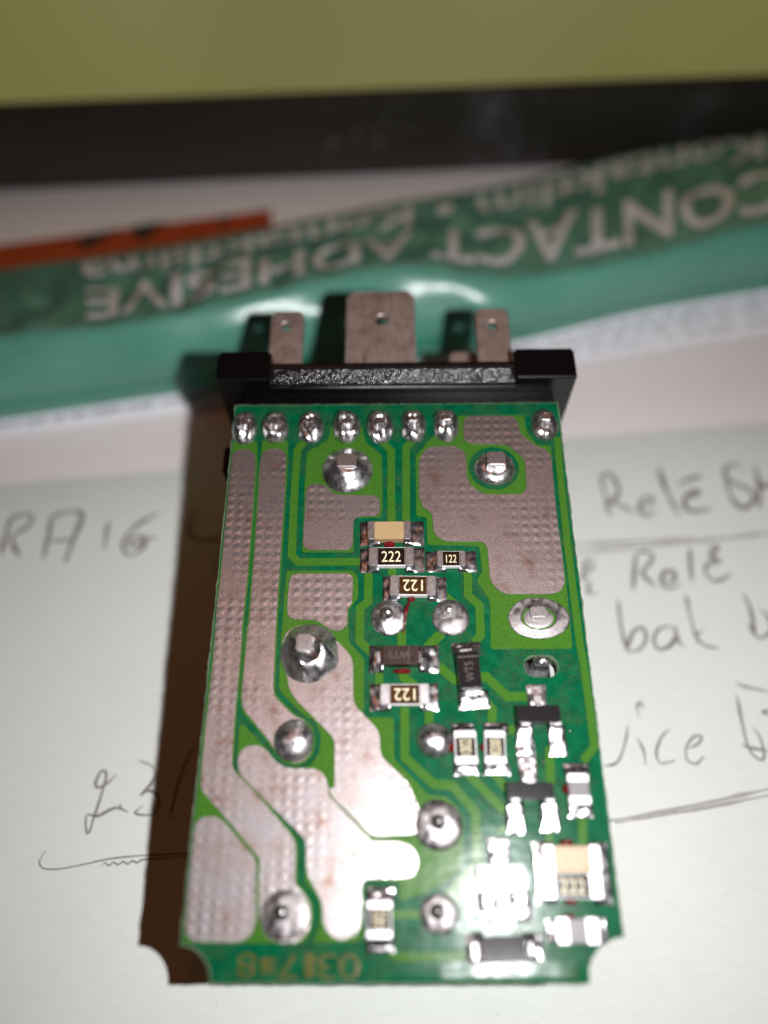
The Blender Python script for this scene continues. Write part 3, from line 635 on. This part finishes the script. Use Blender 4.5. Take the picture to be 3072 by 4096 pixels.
# ================================================================== adhesive tube
tube = thing('adhesive_tube', 'crumpled green contact adhesive tube with white lettering lying behind the relay', 'tube')
NC = len(TUBE)
def cr(a, b, c, d, t): return .5 * (2 * b + (c - a) * t + (2 * a - 5 * b + 4 * c - d) * t * t + (3 * b - a - 3 * c + d) * t ** 3)
def key(k, s):
    i = max(0, min(NC - 2, int(s))); t = s - i
    g = lambda j: Vector(TUBE[max(0, min(NC - 1, j))][k])
    return cr(g(i - 1), g(i), g(i + 1), g(i + 2), t)
def tube_pt(s, r):
    # r: 0 sheet contact, 1 white/green border, 2 ridge, 3 back edge, 4 back contact
    a, b, c, d = (key(k, s) for k in range(4))
    e = Vector((d.x, d.y + 3, -.95))
    if r <= 1:
        t = r; p = a.lerp(b, t) + Vector((0, -.3, .35)) * math.sin(math.pi * t)
    elif r <= 2:
        t = r - 1; p = b.lerp(c, t) + Vector((0, -1.5, 1.0)) * math.sin(math.pi * t)
        p += Vector((0, -.5, .6)) * (noise.noise(Vector((s * 1.6, t * 2.5, 9))) + .22 * noise.noise(Vector((s * 3.2 + t, t * 3.0, 5)))) * math.sin(math.pi * t)
    elif r <= 3:
        t = r - 2; p = c.lerp(d, t)
        q_ = abs(noise.noise(Vector((s * 2.6 + t * .8, t * 1.6, 2)))) + .5 * noise.noise(Vector((s * 5.5 - t * 1.5, t * 3.2, 6)))
        p.z += (1.5 * q_ - .75) * math.sin(math.pi * t) ** .6
    else:
        t = r - 3; p = d.lerp(e, t) + Vector((0, 1.5, 0)) * math.sin(math.pi * t)
    # soften the ridge and border
    return p
def tube_s(s, r):
    h = .07
    return (tube_pt(s, r) * 2 + tube_pt(s, max(0, r - h)) + tube_pt(s, min(4, r + h))) / 4
def tube_mesh():
    bm = bmesh.new(); ns = 420; rows = [i / 24 for i in range(0, 97)]
    g = [[bm.verts.new(tube_s((NC - 1) * i / ns, r)) for r in rows] for i in range(ns + 1)]
    for i in range(ns):
        for j in range(len(rows) - 1):
            fc = bm.faces.new((g[i][j], g[i + 1][j], g[i + 1][j + 1], g[i][j + 1])); r = (rows[j] + rows[j + 1]) / 2
            fc.material_index = 1 if r < 1 else (2 if 1.16 < r < 1.25 else 0)
        bm.faces.new((g[i][len(rows) - 1], g[i + 1][len(rows) - 1], g[i + 1][0], g[i][0]))
    bm.faces.new([g[0][j] for j in range(len(rows))]); bm.faces.new([g[ns][j] for j in reversed(range(len(rows)))])
    me = from_bm('tube_body', bm, 70)
    for k in ('green', 'tube_white', 'green_line'): me.materials.append(M[k])
    return me
link('tube_body', tube_mesh(), None, tube)
def tube_normal(s, r):
    a = tube_s(s + .02, r) - tube_s(s - .02, r); b = tube_s(s, r + .02) - tube_s(s, r - .02); n = a.cross(b).normalized()
    return n if n.z > 0 else -n
def col_to_s(x):
    cs = [-500, 0, 560, 1100, 1590, 2050, 2550, 3072, 3600]
    for i in range(NC - 1):
        if x <= cs[i + 1]: return i + (x - cs[i]) / (cs[i + 1] - cs[i])
    return NC - 1.0
def tube_text(s, x_start, x_end, r_base, r_top, lift=.16, bold=.02, drift=0.0):
    # reads from the far right to the left, upside down: letter tops point towards the notebook
    bm = text_bm(s, 1.0, bold); x0, x1, _, _ = bounds(bm); y0, y1 = 0.0, .70
    bmesh.ops.triangulate(bm, faces=bm.faces[:])
    for _ in range(3):
        lim = (x1 - x0) / 260
        es = [e for e in bm.edges if e.calc_length() > lim]
        if not es: break
        bmesh.ops.subdivide_edges(bm, edges=es, cuts=1, use_grid_fill=False)
        bmesh.ops.triangulate(bm, faces=bm.faces[:])
    for v in bm.verts:
        t = (v.co.x - x0) / (x1 - x0); q = (v.co.y - y0) / (y1 - y0)
        sv = col_to_s(x_start + (x_end - x_start) * t); r = r_base + (r_top - r_base) * q + drift * (1 - t) ** 2
        v.co = tube_s(sv, r) + tube_normal(sv, r) * lift
    return from_bm('lettering', bm)
link('lettering', tube_text('CONTACT ADHESIVE', 3150, 345, 2.50, 2.10, bold=.018), 'tube_text', tube)
link('lettering', tube_text('Kontaktlim \u2022 Kontaktliima', 3060, 320, 2.88, 2.58, bold=.014, drift=.13), 'tube_text', tube)
def small_print():
    v, f = [], []; rnd = random.Random(3)
    for r0, x0, x1 in ((.80, 2080, 3500), (.52, 2080, 3500), (.25, 2080, 3500), (.62, -300, 900)):
        x = x0
        while x < x1:
            for _ in range(rnd.randint(3, 10)):
                w = rnd.uniform(7, 13); h = rnd.choice((.1, .1, .15)) * (1 if r0 != .62 else 2.2); sl_ = rnd.uniform(-3, 3)
                b = len(v)
                for xx, rr in ((x, r0 - h / 2), (x + w * .6, r0 - h / 2), (x + w * .6 + sl_, r0 + h / 2), (x + sl_, r0 + h / 2)):
                    s_ = col_to_s(xx); v.append(tube_s(s_, rr) + tube_normal(s_, rr) * .08)
                f.append([b, b + 1, b + 2, b + 3]); x += w + 3
            x += 22
    return mesh_from('small_print', v, f)
sp = link('small_print', small_print(), 'tube_small', tube); sp['kind'] = 'stuff'

# ================================================================== the relay module
mod = thing('relay_circuit_board', 'green relay circuit board with soldered parts on a black plug base', 'circuit board')
ax_ = BOARD['axes']
mod.matrix_world = Matrix(((ax_[0][0], ax_[0][1], ax_[0][2], BOARD['origin'][0] * MM), (ax_[1][0], ax_[1][1], ax_[1][2], BOARD['origin'][1] * MM), (ax_[2][0], ax_[2][1], ax_[2][2], BOARD['origin'][2] * MM), (0, 0, 0, 1)))
HW, HL = 13.5, BOARD['L'] / 2
def outline(d):
    p = [(-HW + d, HL - d), ]
    nl, nr = 2.05 + d, 2.45 + d
    for i in range(9): t = math.pi / 2 - math.pi / 2 * i / 8; p.append((-HW + max(d, nl * math.cos(t)) , -HL + max(d, nl * math.sin(t))))
    for i in range(9): t = math.pi - math.pi / 2 * i / 8; p.append((HW + min(-d, nr * math.cos(t)), -HL + max(d, nr * math.sin(t))))
    p.append((HW - d, HL - d)); return clean(p)
def ragged(p, amp):
    out = []
    for i in range(len(p)):
        a, b = Vector(p[i]), Vector(p[(i + 1) % len(p)]); n = max(1, int((b - a).length / .35)); u = (b - a).normalized(); nn = Vector((-u.y, u.x))
        for k in range(n):
            q = a.lerp(b, k / n); out.append(tuple(q + nn * (amp * noise.noise(Vector((q.x * 2.1, q.y * 2.1, 5))) if 0 < k else 0)))
    return out
slot = ellipse(*SLOT)
slot = [(SLOT[0] + (SLOT[2] - SLOT[3]) * (1 if math.cos(t) > 0 else -1) + SLOT[3] * math.cos(t), SLOT[1] + SLOT[3] * math.sin(t)) for t in [2 * math.pi * (i + .5) / 32 for i in range(32)]]
board = link('board', curve_plate('board', ragged(outline(0), .09), [slot], -1.6, -.03), 'fr4', mod)
grow = [(SLOT[0] + (x - SLOT[0]) * 1.03, SLOT[1] + (y - SLOT[1]) * 1.03) for x, y in slot]
link('solder_mask', curve_plate('solder_mask', ragged(outline(.09), .03), [grow], -.06, 0), 'mask', board)
k = 0
for n_, p in COPPER.items():
    k += 1; p = [(max(-HW + .16, min(HW - .16, x)), y) for x, y in p]
    link('copper_area', slab('copper_area', roundc(ccw(clean(p, .06)), .22), -.02, .050 + k * .0007, .02), 'copper_mask', board)
for w, p in TRACES:
    k += 1; link('copper_trace', slab('copper_trace', stroke_poly(clean(p), w), -.02, .050 + k * .0007, .02), 'copper_mask', board)
for n_, p in TINNED.items():
    k += 1; p = [(max(-HW + .2, min(HW - .2, x)), y) for x, y in p]
    link('tinned_area', slab('tinned_area', roundc(ccw(clean(p, .06)), .55), .03, .095 + k * .0007, .03), 'tin', board)
link('mask_ring', slab('mask_ring', ellipse(*RING), .02, .098, .02), 'mask', board)
# date code in etched copper, upside down towards the near edge
for ch, (cx_, cy_, w, l) in CODE.items():
    if ch == 'E':
        me = multi_box('code_mark', [(-.45, .02, -.4, .4, 0, .05), (.0, .42, .22, .38, 0, .051), (.0, .36, -.08, .08, 0, .052), (.0, .42, -.38, -.22, 0, .053)], 0, None)
        link('code_mark', me, 'code', board, (cx_, cy_, 0))
    else: link('code_digit', text_flat('code_digit', ch, w, l, math.pi, .05), 'code', board, (cx_, cy_, .002))
# faint scratches / flux beads left on the mask
rnd = random.Random(11)
bead = lathe('flux_bead', [(1, 0), (.9, .04), (.55, .09), (0.01, .11)], .1, .1, 10, .1)
for _ in range(26):
    x, y = rnd.uniform(-1, 12.8), rnd.uniform(-19.5, 9)
    o = link('flux_bead', bead, 'solder', board, (x, y, .03)); s = rnd.uniform(.35, .9); o.scale = (s * rnd.uniform(.8, 1.6), s, s)

# added sloped ridge along the front edge, shaped to catch the flash glare
def glare_ridge():
    v, f = [], []; n = 60
    prof = ((-19.55, .002), (-19.9, .022), (-20.25, .055), (-20.5, .085), (-20.62, .06), (-20.66, -.03))
    for i in range(n + 1):
        x = -1.6 + 12.75 * i / n; e = min(1, i / 14) * min(1, (n - i) / 4)
        for y, z in prof: v.append((x, y + .12 * noise.noise(Vector((x * .8, 2, 2))) * (1 if y > -20 else 0), z * e * (1 + .3 * noise.noise(Vector((x * 1.1, y, 7)))) if z > 0 else z))
    m = len(prof)
    for i in range(n):
        for k_ in range(m - 1): f.append([i * m + k_, i * m + k_ + 1, (i + 1) * m + k_ + 1, (i + 1) * m + k_])
    return mesh_from('glare_ridge', v, f, 70)
link('glare_ridge', glare_ridge(), 'mask', board)

# ---------------- solder joints
def pin_mesh(w, l, h): return box_mesh('pin', w, l, h, min(w, l) * .11, 2)
for i, (kind, cx_, cy_, rx, ry) in enumerate(JOINTS):
    z = .1
    if kind == 'row':
        pr = [(1, 0), (.985, .09), (.93, .26), (.82, .48), (.70, .64), (.60, .72), (.50, .74), (.45, .62), (.38, .5), (.2, .48), (.01, .48)]
        j = link('solder_joint', lathe('solder_joint', [(r_, z_ * (1 + .22 * math.sin(i * 2.4))) for r_, z_ in pr], rx, ry, 40, .085, i, 2.4), 'solder', mod, (cx_, cy_, .06))
        link('pin', pin_mesh(.72 + .08 * math.sin(i * 3.1), .62 + .1 * math.cos(i * 1.7), .55 + .12 * math.sin(i * 1.3)), 'solder', j, (.05 * math.sin(i * 2.2), .12 + .06 * math.cos(i), .40), R(8 * math.sin(i * 4.4)))
    elif kind == 'big':
        pr = [(1, 0), (.97, .1), (.86, .28), (.7, .55), (.52, .85), (.42, 1.0), (.34, 1.05), (.01, 1.05)]
        j = link('solder_joint', lathe('solder_joint', pr, rx, ry, 48, .02, i), 'solder', mod, (cx_, cy_, .08))
        link('pin', pin_mesh(1.55, 1.3, .85), 'endcap', j, (0, .2, .42))
    elif kind == 'ringed':
        pr = [(1, 0), (.97, .16), (.88, .34), (.72, .50), (.55, .62), (.48, .60), (.01, .55)]
        j = link('solder_joint', lathe('solder_joint', pr, rx, ry, 48, .02, i), 'solder', mod, (cx_, cy_, .09))
        link('pin', pin_mesh(1.42, 1.3, .85), 'endcap', j, (.05, .3, .35))
    elif kind == 'oval':
        pr = [(1, 0), (.985, .05), (.93, .07), (.72, .08), (.65, .13), (.60, .15), (.57, .02), (.53, -.05), (.45, .02), (.3, .03), (.01, .03)]
        j = link('solder_joint', lathe('solder_joint', pr, rx, ry, 56, .06, i), 'solder_grey', mod, (cx_, cy_, .06), label='oval pad with a cracked ring round its pin')
        link('pin', pin_mesh(1.1, .85, .5), 'endcap', j, (-.05, .3, .02))
    elif kind == 'large':
        pr = [(1, 0), (.96, .14), (.84, .42), (.66, .8), (.5, 1.1), (.42, 1.18), (.36, 1.1), (.01, 1.05)]
        j = link('solder_joint', lathe('solder_joint', pr, rx, ry, 48, .12, i), 'solder', mod, (cx_, cy_, .1))
        link('pin', pin_mesh(1.15, 1.2, .80), 'endcap', j, (-.25, .45, .55))
    elif kind in ('ball', 'small', 'tip', 'flat', 'dull'):
        hh = {'ball': .75, 'small': .15, 'tip': .3, 'flat': .32, 'dull': .24}[kind]
        pr = [(1, 0), (.985, .10 * hh), (.93, .3 * hh), (.8, .58 * hh), (.6, .82 * hh), (.4, .94 * hh), (.2, .99 * hh), (.01, hh)]
        j = link('solder_joint', lathe('solder_joint', pr, rx, ry, 44, .05 if kind != 'ball' else .02, i), 'solder_dull' if kind in ('ball', 'tip') else ('solder_grey' if kind == 'flat' else 'solder_dark'), mod, (cx_, cy_, .1))
        if kind in ('small', 'tip', 'dull'):
            link('pin', lathe('pin', [(1, 0), (1, .45), (.9, .7), (.65, .88), (.3, .97), (.01, 1)], .46, .46, 24, .01), 'solder_dull', j, (-.1 if kind != 'dull' else 0, .15, hh * .6 - .1))
        if kind == 'flat': link('pin', lathe('pin', [(1, 0), (1, .2), (.85, .26), (.01, .27)], .27, .27, 18, .02), 'endcap', j, (-.15, .5, .27))
# pin seen through the slot
j = link('slot_pin', box_mesh('slot_pin', 1.15, .62, 3.2, .12, 3), 'solder', mod, (SLOT[0] + .03, SLOT[1] + .22, -2.7))
link('pin_tip', lathe('pin_tip', [(1, 0), (.95, .12), (.7, .25), (.3, .32), (.01, .34)], .6, .36, 24, .03), 'solder', j, (0, 0, 3.12))

# ---------------- surface mounted parts
def fillet(n_, parent, base, side=None, wet=.35, bright=True, dull=False):
    """solder wetting a pad; it climbs towards `side` (dx, dy), the part's end"""
    cx_, cy_, w, l = PADS[n_]; sd = sum(map(ord, n_)) % 97
    sx, sy = side or (0, 0)
    def fn(x, y):
        e = (1 - abs(x) ** 5) * (1 - abs(y) ** 5)
        t = .5 + .5 * (x * sx + y * sy)
        nz = noise.noise(Vector((x * 1.4 + sd, y * 1.4, 3))) * .08 + noise.noise(Vector((x * 3.1 + sd, y * 3.1, 8))) * .025
        return .015 + max(.02, e ** .45 * (.07 + wet * t ** 2.4 + nz * (.5 + wet)))
    return link('solder_fillet', height_patch('solder_fillet', w, l, fn, 16, 16), 'solder_dull' if dull else 'solder_smd', parent, (cx_ - base[0], cy_ - base[1], .06 - base[2]))
def chip(key_, kind, pads, text=None, rot=0.0, vertical=False, rz=0, coat='resistor_black', label=None, ink='ink', tfrac=(.72, .62)):
    cx_, cy_, w, l, h = COMP[key_]
    zb = .12
    if kind == 'resistor':
        body = link('resistor', box_mesh('resistor', w - .12 if not vertical else w, l if not vertical else l - .12, h - .05, .03, 2), 'white_ceramic', mod, (cx_, cy_, zb), rz, label)
        bw, bl = (w * .60, l * .93) if not vertical else (w * .9, l * .58)
        link('coating', box_mesh('coating', bw, bl, .05, .018, 2), coat, body, (0, 0, h - .055))
        if text:
            a, b = (bw * tfrac[0], bl * tfrac[1]) if not vertical else (bl * .86, bw * .6)
            link('marking', text_flat('marking', text, a, b, rot), ink, body, (0, -.02, h - .003))
    else:
        m_ = {'capacitor': 'ceramic', 'grey_capacitor': 'grey_ceramic'}[kind]
        body = link('capacitor', box_mesh('capacitor', w - .1 if not vertical else w - .04, l - .04 if not vertical else l - .1, h, .07, 3), m_, mod, (cx_, cy_, zb), rz, label)
    t = .205 if kind == 'resistor' else (.18 if kind == 'capacitor' else .3)
    for s in (-1, 1):
        if not vertical: link('end_cap', box_mesh('end_cap', w * t, l + .03, h + .03, .06, 3), 'endcap', body, (s * (w / 2 - w * t / 2 + .02), 0, -.012))
        else: link('end_cap', box_mesh('end_cap', w + .03, l * t, h + .03, .06, 3), 'endcap', body, (0, s * (l / 2 - l * t / 2 + .02), -.012))
    for p, sd in pads: fillet(p, body, (cx_, cy_, zb), sd)
    return body
Lf, Rf, Up, Dn = (1, 0), (-1, 0), (0, -1), (0, 1)
chip('cap1', 'capacitor', (('cap1_l', Lf), ('cap1_r', Rf)), label='tan ceramic capacitor behind the resistor marked 222')
chip('r222', 'resistor', (('r222_l', Lf), ('r222_r', Rf)), '222', label='black resistor marked 222')
chip('r122s', 'resistor', (('r122s_l', Lf), ('r122s_r', Rf)), '122', label='small black resistor marked 122', tfrac=(.62, .55))
chip('r122b', 'resistor', (('r122b_l', Lf), ('r122b_r', Rf)), '122', math.pi, coat='resistor_brown', rz=R(-1.2), label='brown resistor marked 122 upside down above the red thread')
chip('r122c', 'resistor', (('r122c_l', Lf), ('r122c_r', Rf)), '122', math.pi, coat='resistor_brown', label='resistor marked 122 upside down')
chip('r1002', 'resistor', (('r1002_t', Up), ('r1002_b', Dn)), '1002', math.pi / 2, True, R(1), label='upright resistor marked 1002')
chip('r8200', 'resistor', (('r8200_t', Up), ('r8200_b', Dn)), '8200', math.pi / 2, True, R(-1.5))
chip('capv', 'grey_capacitor', (('capv_t', Up), ('capv_b', Dn)), vertical=True, label='grey upright capacitor at the board edge')
chip('cap2', 'capacitor', (('stack_l', Lf), ('stack_r', Rf)))
chip('r222b', 'resistor', (), '222', label='resistor marked 222 near the corner')
chip('r8', 'grey_capacitor', (('r8_l', Lf), ('r8_r', Rf)))
chip('r9', 'resistor', (('r9_t', Up), ('r9_b', Dn)), '1002', math.pi / 2, True)
# moulded diode, brown, with a print line
def moulded(key_, name, mat, pads, text, vertical=False, rz=0, label=None, rot=0, band=None):
    cx_, cy_, w, l, h = COMP[key_]; zb = .1
    body = link(name, box_mesh(name, w, l, h, .07, 2, taper=.05), mat, mod, (cx_, cy_, zb), rz, label)
    for s in (-1, 1):
        if not vertical: link('lead', box_mesh('lead', .5, l * .6, .16, .05, 2), 'endcap', body, (s * (w / 2 + .1), 0, .08))
        else: link('lead', box_mesh('lead', w * .55, .5, .2, .05, 2), 'endcap', body, (0, s * (l / 2 + .1), .08))
    if text:
        a, b = (w * .55, l * .38) if not vertical else (l * .5, w * .34)
        link('marking', text_flat('marking', text, a, b, rot, .004), 'ink_faint', body, (-.12 if not vertical else 0, .02 if not vertical else -.1, h - .001))
    if band is not None:
        if not vertical: link('band', box_mesh('band', .06, l * .88, .01, .003, 1), 'ink_faint', body, (band, 0, h - .004))
        else: link('band', box_mesh('band', w * .85, .10, .01, .003, 1), 'ink_faint', body, (0, band, h - .004))
    for p, sd in pads: fillet(p, body, (cx_, cy_, zb), sd, .45)
    return body
moulded('wt', 'diode', 'brown', (('wt_l', Lf), ('wt_r', Rf)), 'WT5', label='brown diode with a faint marking', rot=math.pi, band=.55)
moulded('diode', 'diode', 'epoxy', (('diode_t', Up), ('diode_b', Dn)), 'WT5', True, R(3.5), 'tilted black upright diode', math.pi / 2, .95)
moulded('melf', 'diode', 'epoxy', (('melf_l', Lf), ('melf_r', Rf)), None, False, R(2), 'black diode near the front edge', 0, -.95).rotation_euler.x = R(-8)
def sot(key_, pads, rz=0, label=None):
    cx_, cy_, w, l, h = COMP[key_]; zb = .1
    body = link('transistor', box_mesh('transistor', w, l + .12, h, .08, 2, taper=.06), 'epoxy', mod, (cx_, cy_, zb), rz, label)
    for n_, up_ in zip(pads, (True, False, False)):
        px_, py_, pw, pl = PADS[n_]; s = 1 if up_ else -1; x = px_ - cx_
        v = []; prof = [(l / 2 - .1, .5), (l / 2 + .16, .5), (l / 2 + .34, .12), (l / 2 + .85, .10)]
        for yy, zz in prof:
            for dx in (-.24, .24): v += [(x + dx, s * yy, zz), (x + dx, s * yy - s * .02, zz + .13)]
        f = []
        for i in range(len(prof) - 1):
            a = 4 * i; b = a + 4
            f += [[a, b, b + 1, a + 1], [a + 2, a + 3, b + 3, b + 2], [a + 1, b + 1, b + 3, a + 3], [a, a + 2, b + 2, b]]
        f.append([12, 14, 15, 13])
        link('lead', mesh_from('lead', v, f, 30), 'endcap', body)
        fillet(n_, body, (cx_, cy_, zb), Up if up_ else Dn, .28, dull=up_)
    return body
sot('sot1', ('sot1_t', 'sot1_l', 'sot1_r'), 0, 'black transistor beside the slot')
sot('sot2', ('sot2_t', 'sot2_l', 'sot2_r'), R(-1), 'middle black transistor')
sot('sot3', ('sot3_t', 'sot3_l', 'sot3_r'), R(1.5), 'transistor in the flash glare')
# red glue dots and the thread of red glue
for cx_, cy_, rx, ry in GLUE:
    link('glue_dot', lathe('glue_dot', [(1, 0), (.95, .12), (.8, .25), (.5, .36), (.01, .4)], rx, max(.2, ry), 20, .05), 'red', mod, (cx_, cy_, .04))
def thread():
    c = resample(REDWIRE, .12); v, f = [], []; n = 8
    for i, p in enumerate(c):
        t = i / (len(c) - 1); r = .05 + .10 * math.exp(-((t - .33) / .13) ** 2) + .04 * (1 - t); z = .16 + .36 * math.sin(math.pi * min(1, t * .9 + .1)) 
        for k_ in range(n): a = 2 * math.pi * k_ / n; v.append((p.x + r * math.cos(a), p.y, z + r * math.sin(a)))
    for i in range(len(c) - 1):
        for k_ in range(n): f.append([i * n + k_, i * n + (k_ + 1) % n, (i + 1) * n + (k_ + 1) % n, (i + 1) * n + k_])
    return mesh_from('glue_thread', v, f, 60)
link('glue_thread', thread(), 'red', mod, label='thin thread of red glue')

# ---------------- relay cases under the board
link('relay_case', multi_box('relay_case', [(-11, -.4, -15.5, 17, -15.0, -1.65)], .3), 'relay', mod)
link('relay_case', multi_box('relay_case', [(.4, 11, -15.5, 17, -15.0, -1.65)], .3), 'relay', mod)

# ---------------- black plug base
YF, YB, ZT, ZB = 22.2, 25.3, 1.57, -22.05
def base_mesh():
    bm = bmesh.new()
    def ext(prof, x0, x1):
        a = [bm.verts.new((x0, y, z)) for y, z in prof]; b = [bm.verts.new((x1, y, z)) for y, z in prof]; n = len(prof)
        bm.faces.new(a); bm.faces.new(b[::-1])
        for i in range(n): bm.faces.new((a[i], b[i], b[(i + 1) % n], a[(i + 1) % n]))
    blk = [(YF, ZB), (YF, ZT), (YB, ZT), (YB, ZB)]
    ext(blk, -15, -10.5); ext(blk, 9.9, 15)
    ext([(YF + .05, ZB + .05), (YF + .05, .50), (23.5, ZT - .28), (24.25, ZT - .3), (24.3, ZB + .05)], -10.9, 10.3)
    bmesh.ops.recalc_face_normals(bm, faces=bm.faces)
    bmesh.ops.bevel(bm, geom=bm.edges[:], offset=.22, segments=3, affect='EDGES', clamp_overlap=True)
    return from_bm('base_plate', bm, 35)
base = link('base_plate', base_mesh(), 'black', mod)
s0, s1 = Vector((YF + .22, .66)), Vector((23.42, ZT - .34)); off = Vector((-(s1 - s0).y, (s1 - s0).x)).normalized() * .10
def rough_face():
    v, f = [], []; nx, ny = 120, 10
    for j in range(ny + 1):
        for i in range(nx + 1):
            x = -10.2 + 19.8 * i / nx; q = s0.lerp(s1, j / ny) + off * (.55 + (.5 * noise.noise(Vector((x * 2.6, j * .6, 1))) if 0 < j < ny and 0 < i < nx else 0))
            v.append((x, q.x, q.y))
    for j in range(ny):
        for i in range(nx): a = j * (nx + 1) + i; f.append([a, a + 1, a + nx + 2, a + nx + 1])
    return mesh_from('rough_face', v, f, 80)
link('rough_face', rough_face(), 'spark', base, label='rough sparkling strip along the base')
link('ledge', multi_box('ledge', [(-13.4, 13.4, 20.95, 22.25, -3.2, -.75), (-12.9, 12.9, 21.75, 22.26, -.8, -.35)], .1), 'black', base)
link('side_clip', multi_box('side_clip', [(-14.6, -13.0, 15.6, 18.2, -6.2, -2.2)], .2), 'black', base)
link('side_wall', multi_box('side_wall', [(-14.2, -11.2, 16.5, 22.3, -6.0, -3.0)], .2), 'black', base)
# tabs
def tab(poly_x0, poly_x1, y1, hole, w_hole, z, chamf, y0=23.5):
    p = [(poly_x0, y0), (poly_x1, y0), (poly_x1, y1 - chamf), (poly_x1 - chamf * .7, y1), (poly_x0 + chamf * .7, y1), (poly_x0, y1 - chamf)]
    hs = [ellipse(hole[0], hole[1], w_hole, w_hole, 24)] if hole else []
    me = curve_plate('terminal_tab', p, hs, z - .8, z)
    bm = bmesh.new(); bm.from_mesh(me); es = [e for e in bm.edges if len(e.link_faces) == 2 and e.calc_face_angle(0) > .8]
    bmesh.ops.bevel(bm, geom=es, offset=.05 * MM, segments=2, affect='EDGES', clamp_overlap=True); bm.to_mesh(me); bm.free()
    return me
hm, hl, hr = TABS['holes']
link('terminal_tab', tab(TABS['mid'][0][0] + .05, TABS['mid'][1][0], 34.0, hm, .62, -.92, .8), 'tab', mod, label='wide tarnished middle terminal tab')
link('terminal_tab', tab(TABS['left'][0][0] + .15, TABS['left'][1][0] + .1, 31.7, hl, .5, -.92, .5), 'tab', mod)
link('terminal_tab', tab(TABS['right'][0][0] - .1, TABS['right'][1][0] - .15, 31.8, hr, .5, -.92, .5), 'tab', mod)
link('terminal_tab', tab(TABS['low'][0][0], TABS['low'][1][0], 30.1, None, .5, -5.0, .4), 'tab', mod)
